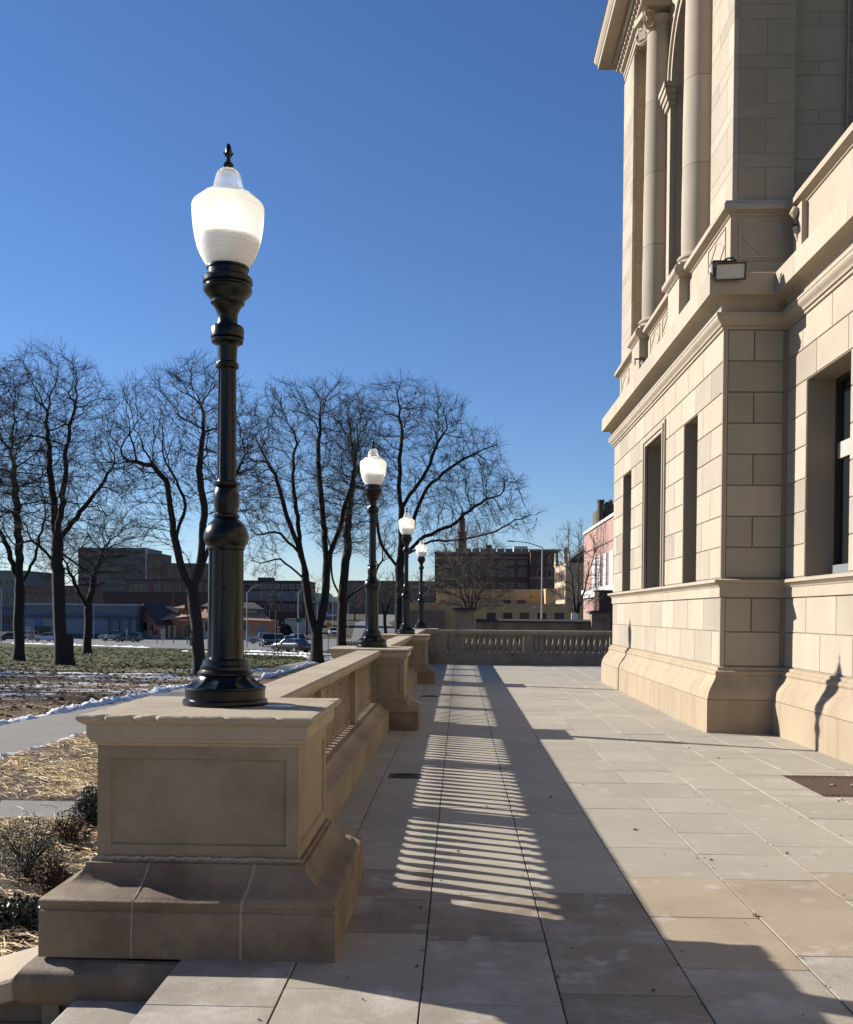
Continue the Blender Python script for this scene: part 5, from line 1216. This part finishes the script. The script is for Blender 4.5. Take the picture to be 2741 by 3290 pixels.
# dark enclosure, retaining wall and piers behind the end balustrade
Y = 58; x0, x1 = xr(1924, 1975, Y); r = thing('brick_enclosure', 'dark brick enclosure beside the pink brick building', 'enclosure', ((x0 + x1) / 2, Y, zg(Y)))
zt = zp(1940, 1899, Y); MB().box((x0, Y, zg(Y)), (x1, Y + 2, zt)).build('wall', M['brickd'], r); MB().box((x0 - .06, Y - .06, zt + .002), (x1 + .06, Y + 2.06, zt + .06)).build('coping', M['roofd'], r)
Y = 40.0; r = thing('boundary_wall', 'weathered stone boundary wall with dark sloping coping and capped piers', 'wall', (gx(1700, Y), Y, zg(Y)))
zt = zp(1700, 2000, Y); x0, x1 = gx(1530, Y), gx(1945, Y)
MB().box((x0, Y, zg(Y) - .3), (x1, Y + .4, zt)).build('wall', M['ped2'], r)
MB().prism([(x0, Y - .08, zt + .002), (x0, Y + .48, zt + .002), (x0, Y + .48, zt + .06), (x0, Y + .2, zt + .13), (x0, Y - .08, zt + .06)], (x1 - x0, 0, 0)).build('coping', M['roofd'], r)
for pa, pb, tp in ((1456, 1528, 1953), (1893, 1962, 1962)):
    x0, x1 = xr(pa, pb, Y); z = zp((pa + pb) / 2, tp, Y - .3)
    MB().box((x0 + .06, Y - .3, zg(Y) - .3), (x1 - .06, Y + .7, z - .1)).build('pier', M['ped2'], r); MB().box((x0 - .03, Y - .4, z - .098), (x1 + .03, Y + .8, z - .03)).box((x0 + .04, Y - .33, z - .0299), (x1 - .04, Y + .73, z)).build('pier_cap', M['roofd'], r)
xx, xy = xr(1837, 1857, 44); r = MB().box((xx, 44, zg(44) + .0), (xy, 44.3, zp(1847, 1970, 44))).build('utility_box', M['white'], None, None, at=((xx + xy) / 2, 44, zg(44))); bevel(r, .02); tag(r, 'white utility cabinet at the foot of the slim young tree', 'cabinet')
# black picket fence by the street
Y = 88; x0, x1 = xr(1113, 1172, Y); r = thing('picket_fence', 'black iron picket fence behind the second lamp pedestal', 'fence', (x0, Y, zg(Y)))
for i in range(12): xx = x0 + (x1 - x0) * i / 11; MB().box((xx - .05, Y, zg(Y)), (xx + .05, Y + .04, zg(Y) + 1.45 + .05 * (i % 2))).build('picket', M['poled'], r)
for z in (.3, 1.2): MB().box((x0, Y + .045, zg(Y) + z), (x1, Y + .08, zg(Y) + z + .08)).build('rail', M['poled'], r)

# ------------------------------------------------------------------ street furniture
def street_light(p, Y, top, arm, label, mat='poleg', r0=.09):
    x = gx(p, Y); zt = zp(p, top, Y); t = thing('street_light', label, 'street light', (x, Y, zg(Y)))
    MB().tube([(x, Y, zg(Y) - .1), (x, Y, zt)], [r0, r0 * .6], 8).build('pole', M[mat], t, 50)
    if arm:
        a = px(arm[0], arm[1], Y); MB().tube([(x, Y, zt - .05), (x + (a.x - x) * .5, Y, zt + (a.z - zt) * .7), (a.x, Y, a.z)], [.05, .045, .04], 6).build('arm', M[mat], t, 50)
        sg = 1 if a.x > x else -1; MB().obox((a.x + sg * .25, Y, a.z - .02), (.32, 0, .02 * sg), (0, .12, 0), (0, 0, .06)).build('lamp_head', M[mat], t)
    return t
street_light(1740, 92, 1757, (1650, 1738), 'tall grey street light with long arm before the tan building')
street_light(793, 130, 1905, (826, 1880), 'grey street light with raised arm beside first lamp post')
street_light(958, 145, 1905, (972, 1895), 'grey street light with angled head above the waiting cars')
street_light(557, 165, 1880, (540, 1860), 'slim street light in front of the brick station', 'poled', .07)
street_light(4, 150, 1890, None, 'plain grey pole beside the V-shaped tree')
street_light(301, 180, 1945, None, 'thin grey pole in front of the blue-grey shop', r0=.05)
street_light(1119, 260, 1940, (1123, 1942), 'distant street light on the hill road')
street_light(1069, 230, 1910, None, 'grey pole by the yellow road sign')
street_light(1019, 170, 1932, (1010, 1932), 'short grey light pole between the forked trunks')
def signal(p, Y, z0p, z1p, label, mastp=None):
    x = gx(p, Y); za, zb = zp(p, z1p, Y), zp(p, z0p, Y); t = thing('traffic_signal', label, 'traffic light', (x, Y, zg(Y))); h = zb - za; w = h * .17
    MB().box((x - w, Y, za), (x + w, Y + w * 1.6, zb)).build('housing', M['poled'] if mastp is None else M['brickb'], t)
    for i in range(3):
        zc = za + h * (i + .5) / 3; MB().lathe([(w * .62, 0), (w * .62, .02)], 12).mesh('x') if False else None
        MB().prism([(x + math.cos(a / 10 * 2 * math.pi) * w * .6, Y - .02, zc + math.sin(a / 10 * 2 * math.pi) * w * .6) for a in range(10)], (0, .02, 0)).build('lens', M['pane'], t)
        MB().box((x - w * 1.6, Y - w * 1.2, zc + w * .62), (x + w * .5, Y - .021, zc + w * .72)).build('visor', M['greyl'] if mastp else M['poled'], t)
    xp = x + w * 1.6; MB().tube([(xp, Y + .1, zg(Y)), (xp, Y + .1, zb + .1)], .07, 8).build('post', M['poled'], t, 50)
    MB().box((x, Y + .06, za + h * .4), (xp, Y + .12, za + h * .5)).build('bracket', M['poled'], t); return t
signal(876, 105, 1912, 1952, 'traffic signal seen edge-on above the dark pickup', 1)
signal(596, 150, 1942, 1962, 'black traffic signal in front of the station roof')
def sign(p, Y, boards, label, post='poleg', top=None, cat='sign'):
    x = gx(p, Y); t = thing('road_sign', label, cat, (x, Y, zg(Y))); zt = zp(p, top, Y)
    MB().box((x - .04, Y + .012, zg(Y)), (x + .04, Y + .07, zt)).build('post', M[post], t)
    for (pa, pb, ya, yb, mt) in boards: MB().box((gx(pa, Y), Y - .02, zp(p, yb, Y)), (gx(pb, Y), Y + .01, zp(p, ya, Y))).build('sign_board', M[mt], t)
    return t
M['yellow'] = simple('road_yellow', (.62, .30, .02), .5); M['red'] = simple('sign_red', (.42, .02, .02), .5); M['signw'] = simple('sign_white', (.42, .42, .40), .5)
t = sign(1055, 128, [], 'yellow road sign with two black opposing arrows', top=2032)
Y = 128; xa, xb2 = gx(1047, Y), gx(1064, Y); za, zb = zp(1055, 2016, Y), zp(1055, 1998, Y); cx, cz = (xa + xb2) / 2, (za + zb) / 2
MB().prism([(cx, Y - .03, za - .1), (xb2 + .1, Y - .03, cz), (cx, Y - .03, zb + .1), (xa - .1, Y - .03, cz)], (0, .02, 0)).build('sign_board', M['yellow'], t)
for s in (-1, 1):
    ax = cx + s * .1; up_ = -s
    MB().box((ax - .025, Y - .04, cz - .18), (ax + .025, Y - .031, cz + .18)).build('arrow', M['poled'], t); MB().prism([(ax - .07, Y - .04, cz + up_ * .12), (ax + .07, Y - .04, cz + up_ * .12), (ax, Y - .04, cz + up_ * .25)], (0, .009, 0)).build('arrow_head', M['poled'], t)
sign(523, 150, [(515, 532, 2021, 2038, 'signw'), (517, 531, 2040, 2054, 'signw')], 'two stacked white notice boards on a post before the station', top=2018)
sign(88, 160, [(81, 97, 2014, 2031, 'signw')], 'white notice board on post beside the do-not-enter sign', top=2012)
t = sign(104, 158, [(96, 112, 2033, 2054, 'signw')], 'red round do-not-enter sign with white bar', top=2034)
Y = 158; cx, cz = gx(104, Y), zp(104, 2043, Y); rr_ = .36
MB().prism([(cx + math.cos(a / 16 * 2 * math.pi) * rr_, Y - .035, cz + math.sin(a / 16 * 2 * math.pi) * rr_) for a in range(16)], (0, .012, 0)).build('red_disc', M['red'], t); MB().box((cx - .25, Y - .045, cz - .06), (cx + .25, Y - .036, cz + .06)).build('white_bar', M['white'], t)
sign(407, 165, [(404, 410, 2020, 2040, 'signw')], 'narrow edge-on sign beside the dark parked SUV', top=2020)
sign(505, 152, [(490, 508, 2026, 2040, 'poled')], 'black pedestrian signal box on a post near the station', 'poled', 2026, 'signal')
sign(338, 160, [(333, 343, 2040, 2050, 'white')], 'small white meter head on a dark post by the parking lot', 'poled', 2042)
sign(617, 140, [(611, 622, 2035, 2050, 'signw'), (609, 625, 2055, 2080, 'w_blue')], 'blue-grey marker board at the lawn corner behind leaning tree', top=2030)
sign(1055, 100, [(1050, 1060, 2036, 2041, 'brickb')], 'tiny brown plaque on a thin post before the forked tree', top=2036)
sign(960, 120, [(951, 968, 1986, 2000, 'roofg')], 'green diamond street sign above the waiting cars', top=1980)
Y = 99; x = gx(957, Y); cone = MB().lathe([(.15, 0), (.15, .03), (.10, .035), (.03, .48), (0, .49)], 14, (x, Y, zg(Y) + .018)).build('traffic_cone', simple('cone_orange', (.75, .10, .05), .5), None, 40, at=(x, Y, zg(Y) + .018)); tag(cone, 'small orange traffic cone behind the turning sedan', 'cone')
# evergreen shrub beside the station
Y = 172; shrub('evergreen_tree', 'dark conical evergreen beside the brick station', 'tree', (gx(917, Y), Y, zg(Y)), (1.15, 1.1, 1.75), 5200, 'ever', 9, .22)
rg_ = random.Random(5)
for i, p in enumerate((1015, 870, 985, 1140, 1180, 1345)):
    Y = (240, 232, 215, 330, 300, 150)[i]; b_ = base_at(p, Y); hpx = (150, 120, 120, 90, 130, 160)[i]; t0 = 1985 - hpx * .3
    tree('far_tree', ('bare tree on the slope above the utility building', 'bare tree before the broad dark brick block', 'bare tree beside the utility building', 'bare tree on the hill by the distant street light', 'bare tree on the hill beyond the picket fence', 'bare tree beside the porch of tan building')[i], 'tree', b_, [[b_, T(p, t0, Y)]], [blob(p, 1985 - hpx * .62, Y, hpx * .42, hpx * .38, hpx * .42 * Y / FPX)], 260, .22, 300 + i, None, 2, (.6, 1.6), 'twigl', .10, .8, 1.1, .02, infl=9)

# ------------------------------------------------------------------ cars
M['tyre'] = simple('tyre', (.015, .015, .015), .9); M['rim'] = simple('alloy', (.5, .5, .5), .3, metal=.8); M['cglass'] = simple('car_glass', (.02, .024, .03), .05, spec=.7)
M['tail'] = simple('tail_lens', (.45, .01, .01), .3); M['head'] = simple('head_lens', (.75, .75, .72), .1, spec=.7); M['trim'] = simple('black_trim', (.015, .015, .016), .6); M['plate'] = simple('number_plate', (.6, .6, .58), .5)
PAINT = {}
def paint(c):
    if c not in PAINT:
        m = simple('car_paint', c, .3, spec=.5); m.node_tree.nodes['Principled BSDF'].inputs['Coat Weight'].default_value = .6; PAINT[c] = m
    return PAINT[c]
SHAPES = {   # stations along the length: x, belt z, roof z (None = no cabin), half width
    'sedan': dict(L=4.7, W=.90, belt=[(-2.35, .72), (-2.25, .98), (-1.5, 1.02), (.9, .95), (1.9, .86), (2.3, .70), (2.35, .45)], cab=[(-1.75, 1.0), (-1.0, 1.42), (-.2, 1.47), (.35, 1.42), (1.15, .96)], wh=.33),
    'suv': dict(L=4.8, W=.95, belt=[(-2.4, .80), (-2.36, 1.12), (-1.0, 1.12), (1.0, 1.08), (2.0, 1.0), (2.35, .85), (2.4, .5)], cab=[(-2.3, 1.12), (-2.0, 1.68), (-.4, 1.76), (.4, 1.70), (1.15, 1.08)], wh=.38),
    'pickup': dict(L=5.6, W=.98, belt=[(-2.8, .85), (-2.78, 1.12), (-.5, 1.12), (1.2, 1.12), (2.4, 1.06), (2.75, .95), (2.8, .5)], cab=[(-.75, 1.12), (-.6, 1.80), (.3, 1.86), (.75, 1.78), (1.35, 1.12)], wh=.40)}
def car(name, label, cat, loc, rz, kind, col, group=None):
    S = SHAPES[kind]; t = thing(name, label, cat, loc, rz, group); W = S['W']; body = MB(); st = S['belt']; zb = .28
    top = [(x, z) for x, z in st]
    def bz(x):
        for (xa, za), (xb, zb_) in zip(top[:-1], top[1:]):
            if xa <= x <= xb: return za + (zb_ - za) * (x - xa) / max(xb - xa, 1e-6)
        return top[-1][1]
    X = sorted(set([x for x, z in top] + [-1.9, -1.4, -.5, .2, 1.4])); ring = []
    for x in X:
        z = bz(x); e = 1 - .10 * max(0, (abs(x) - S['L'] * .33) / (S['L'] * .17)) ** 2
        w = W * e; k = len(body.v); body.v += [(x, -w * .92, zb), (x, -w, zb + .25), (x, -w, z - .12), (x, -w * .93, z), (x, w * .93, z), (x, w, z - .12), (x, w, zb + .25), (x, w * .92, zb)]; ring.append(k)
    for a, b in zip(ring[:-1], ring[1:]):
        for q in range(8): q2 = (q + 1) % 8; body.f.append((a + q, a + q2, b + q2, b + q))
    body.f.append(tuple(range(ring[0], ring[0] + 8))); body.f.append(tuple(range(ring[-1] + 7, ring[-1] - 1, -1)))
    o = add('body', body.mesh('body', smooth=50), paint(col), t)
    cb = S['cab']; gl = MB(); n = len(cb); base_z = lambda x: bz(x) - .02
    A = [(x, z) for x, z in cb]; lo = [(x, base_z(x)) for x, z in cb]
    wl, wt_ = W * .90, W * .72
    for s in (-1, 1):
        for i in range(n - 1): gl.poly([(lo[i][0], s * wl, lo[i][1]), (lo[i + 1][0], s * wl, lo[i + 1][1]), (A[i + 1][0], s * (wt_ if 0 < i + 1 < n - 1 else wl), A[i + 1][1]), (A[i][0], s * (wt_ if 0 < i < n - 1 else wl), A[i][1])])
    gl.poly([(A[0][0], -wl, A[0][1]), (A[0][0], wl, A[0][1]), (A[1][0], wt_, A[1][1]), (A[1][0], -wt_, A[1][1])]); gl.poly([(A[-1][0], -wl, A[-1][1]), (A[-1][0], wl, A[-1][1]), (A[-2][0], wt_, A[-2][1]), (A[-2][0], -wt_, A[-2][1])])
    add('windows', gl.mesh('windows'), M['cglass'], t)
    rf = MB(); k = [(x, z) for x, z in A[1:-1]]
    for (xa, za), (xb, zb2) in zip(k[:-1], k[1:]):
        rf.prism([(xa, -wt_ - .03, za - .04), (xb, -wt_ - .03, zb2 - .04), (xb, -wt_ + .05, zb2 + .02), (xa, -wt_ + .05, za + .02)], (0, .0, .0)) if False else None
        rf.poly([(xa, -wt_ - .02, za - .05), (xb, -wt_ - .02, zb2 - .05), (xb, -wt_ + .06, zb2 + .015), (xa, -wt_ + .06, za + .015)]); rf.poly([(xa, wt_ + .02, za - .05), (xb, wt_ + .02, zb2 - .05), (xb, wt_ - .06, zb2 + .015), (xa, wt_ - .06, za + .015)])
        rf.poly([(xa, -wt_ + .06, za + .015), (xb, -wt_ + .06, zb2 + .015), (xb, wt_ - .06, zb2 + .015), (xa, wt_ - .06, za + .015)])
    for s in (-1, 1):
        for i0, i1 in ((0, 1), (n - 1, n - 2)):
            rf.tube([(lo[i0][0], s * wl, lo[i0][1]), (A[i1][0], s * wt_, A[i1][1])], .045, 5)
        rf.tube([(A[n // 2][0] - .2, s * (wl + .005), bz(0) - .02), (A[n // 2][0] - .25, s * (wt_ + .01), A[n // 2][1] - .04)], .035, 5)
    add('roof', rf.mesh('roof'), paint(col), t)
    wr = S['wh']
    for xw_ in (-S['L'] * .29, S['L'] * .30):
        for s in (-1, 1):
            w = thing('wheel', None, None); w.parent = t; w.location = (xw_, s * (W - .10), wr)
            E = Matrix.Rotation(R(90) * (-s), 4, 'X'); mb = MB().lathe([(wr * .6, -.10), (wr * .97, -.10), (wr, -.06), (wr, .06), (wr * .95, .115), (wr * .62, .12), (wr * .6, -.10)], 18, caps=False); mb.v = [tuple(E @ Vector(p)) for p in mb.v]; add('tyre', mb.mesh('tyre', smooth=40), M['tyre'], w)
            mb = MB().lathe([(wr * .62, .10), (wr * .58, .118), (wr * .2, .10), (0, .11)], 10, mod=lambda a, z, i: 1 if i % 2 else .93); mb.v = [tuple(E @ Vector(p)) for p in mb.v]; add('rim', mb.mesh('rim', smooth=40), M['rim'], w)
    zt = bz(-S['L'] / 2 + .06)
    for s in (-1, 1):
        add('taillight', MB().obox((-S['L'] / 2 + .06, s * W * .72, zt - .08), (.08, 0, 0), (0, .17, 0), (0, 0, .07)).mesh('taillight'), M['tail'], t)
        add('headlight', MB().obox((S['L'] / 2 - .10, s * W * .68, .72), (.10, 0, .03), (0, .19, 0), (0, 0, .07)).mesh('headlight'), M['head'], t)
        add('mirror', MB().obox((cb[-1][0] - .25, s * (W + .08), bz(.8) + .08), (.06, 0, 0), (0, .09, 0), (0, 0, .06)).mesh('mirror'), paint(col), t)
    add('bumper', MB().box((-S['L'] / 2 - .04, -W * .85, .32), (-S['L'] / 2 + .1, W * .85, .50)).mesh('bumper'), M['trim'], t); add('bumper', MB().box((S['L'] / 2 - .1, -W * .8, .32), (S['L'] / 2 + .05, W * .8, .52)).mesh('bumper'), M['trim'], t)
    add('grille', MB().box((S['L'] / 2 - .02, -W * .42, .56), (S['L'] / 2 + .03, W * .42, .74)).mesh('grille'), M['trim'], t)
    add('number_plate', MB().box((-S['L'] / 2 - .06, -.16, .62), (-S['L'] / 2 + .01, .16, .74)).mesh('number_plate'), M['plate'], t)
    return t
BLK, WHT, SIL, GRY, NVY = (.012, .013, .016), (.72, .72, .72), (.42, .43, .44), (.06, .065, .07), (.02, .03, .05)
def cl(p, Y): return (gx(p, Y), Y, zg(Y) + .02)
car('sedan', 'dark sedan with red taillights turning at the corner by the snow bank', 'car', cl(937, 108), R(142), 'sedan', BLK)
car('pickup_truck', 'black pickup facing the park in front of the waiting cars', 'truck', cl(860, 140), R(-72), 'pickup', BLK)
car('sport_utility_car', 'dark SUV waiting right behind the black pickup', 'car', cl(893, 149), R(-80), 'suv', GRY)
car('sedan', 'dark blue sedan waiting between two SUVs', 'car', cl(930, 152), R(-70), 'sedan', NVY)
car('sport_utility_car', 'navy SUV farthest right in the waiting queue', 'car', cl(958, 156), R(-66), 'suv', NVY)
car('sport_utility_car', 'dark SUV parked side-on in front of the brick station', 'car', cl(411, 171), R(172), 'suv', GRY)
car('pickup_truck', 'silver pickup parked against the blue-grey shop', 'truck', cl(368, 187), R(190), 'pickup', SIL)
car('sedan', 'white sedan parked behind the burl trunk', 'car', cl(150, 170), R(200), 'sedan', WHT)
car('sedan', 'silver sedan parked beside the white sedan', 'car', cl(186, 174), R(195), 'sedan', SIL)
car('sedan', 'dark sedan parked left of the V-shaped tree trunk', 'car', cl(35, 172), R(185), 'sedan', BLK)
car('sport_utility_car', 'white SUV parked behind the V-shaped tree trunk', 'car', cl(80, 185), R(180), 'suv', WHT)
car('sport_utility_car', 'white SUV driving down the hill road', 'car', (gx(1071, 215), 215, zg(215) + .05), R(-78), 'suv', WHT)
car('sedan', 'white car parked high up beside the hill road', 'car', (gx(1066, 305), 305, zg(305) + 1.6), R(10), 'sedan', WHT)
car('pickup_truck', 'pale pickup mostly hidden behind the waiting queue', 'truck', cl(846, 168), R(10), 'pickup', SIL)

# grit and leaf crumbs on the paving
rg = np.random.default_rng(77); n = 700
P = np.stack([rg.uniform(-1.0, 4.0, n), 3.0 + 13 * rg.random(n) ** 1.6, np.full(n, .004)], 1)
lj = np.array(lanes)[rg.integers(1, 9, n)]; m_ = rg.random(n) < .55; P[m_, 0] = lj[m_] + rg.normal(0, .012, m_.sum())
ok = ~((P[:, 0] < -.45) & (P[:, 1] > 4.3)); P = P[ok]; n = len(P)
a = rg.random(n) * 6.28; l = rg.uniform(.003, .009, n) * np.where(rg.random(n) < .06, 2.4, 1)
u = np.stack([np.cos(a), np.sin(a), np.zeros(n)], 1) * l[:, None]; w = np.stack([-np.sin(a), np.cos(a), np.zeros(n)], 1) * (l * rg.uniform(.4, .9, n))[:, None]
top = P + np.array([0, 0, 1]) * (l * .7)[:, None]
v = np.stack([P - u, P + w, P + u, P - w, top], 1).reshape(-1, 3); k = np.arange(n)[:, None] * 5
f = np.concatenate([k + [0, 1, 4], k + [1, 2, 4], k + [2, 3, 4], k + [3, 0, 4]], 0)
tag(add('grit', np_mesh('grit', v, f), simple('dark_grit', (.12, .09, .06), .9, var=.6, scale=3)), 'scattered dark grit and leaf crumbs on the terrace paving', 'grit', None, 'stuff')
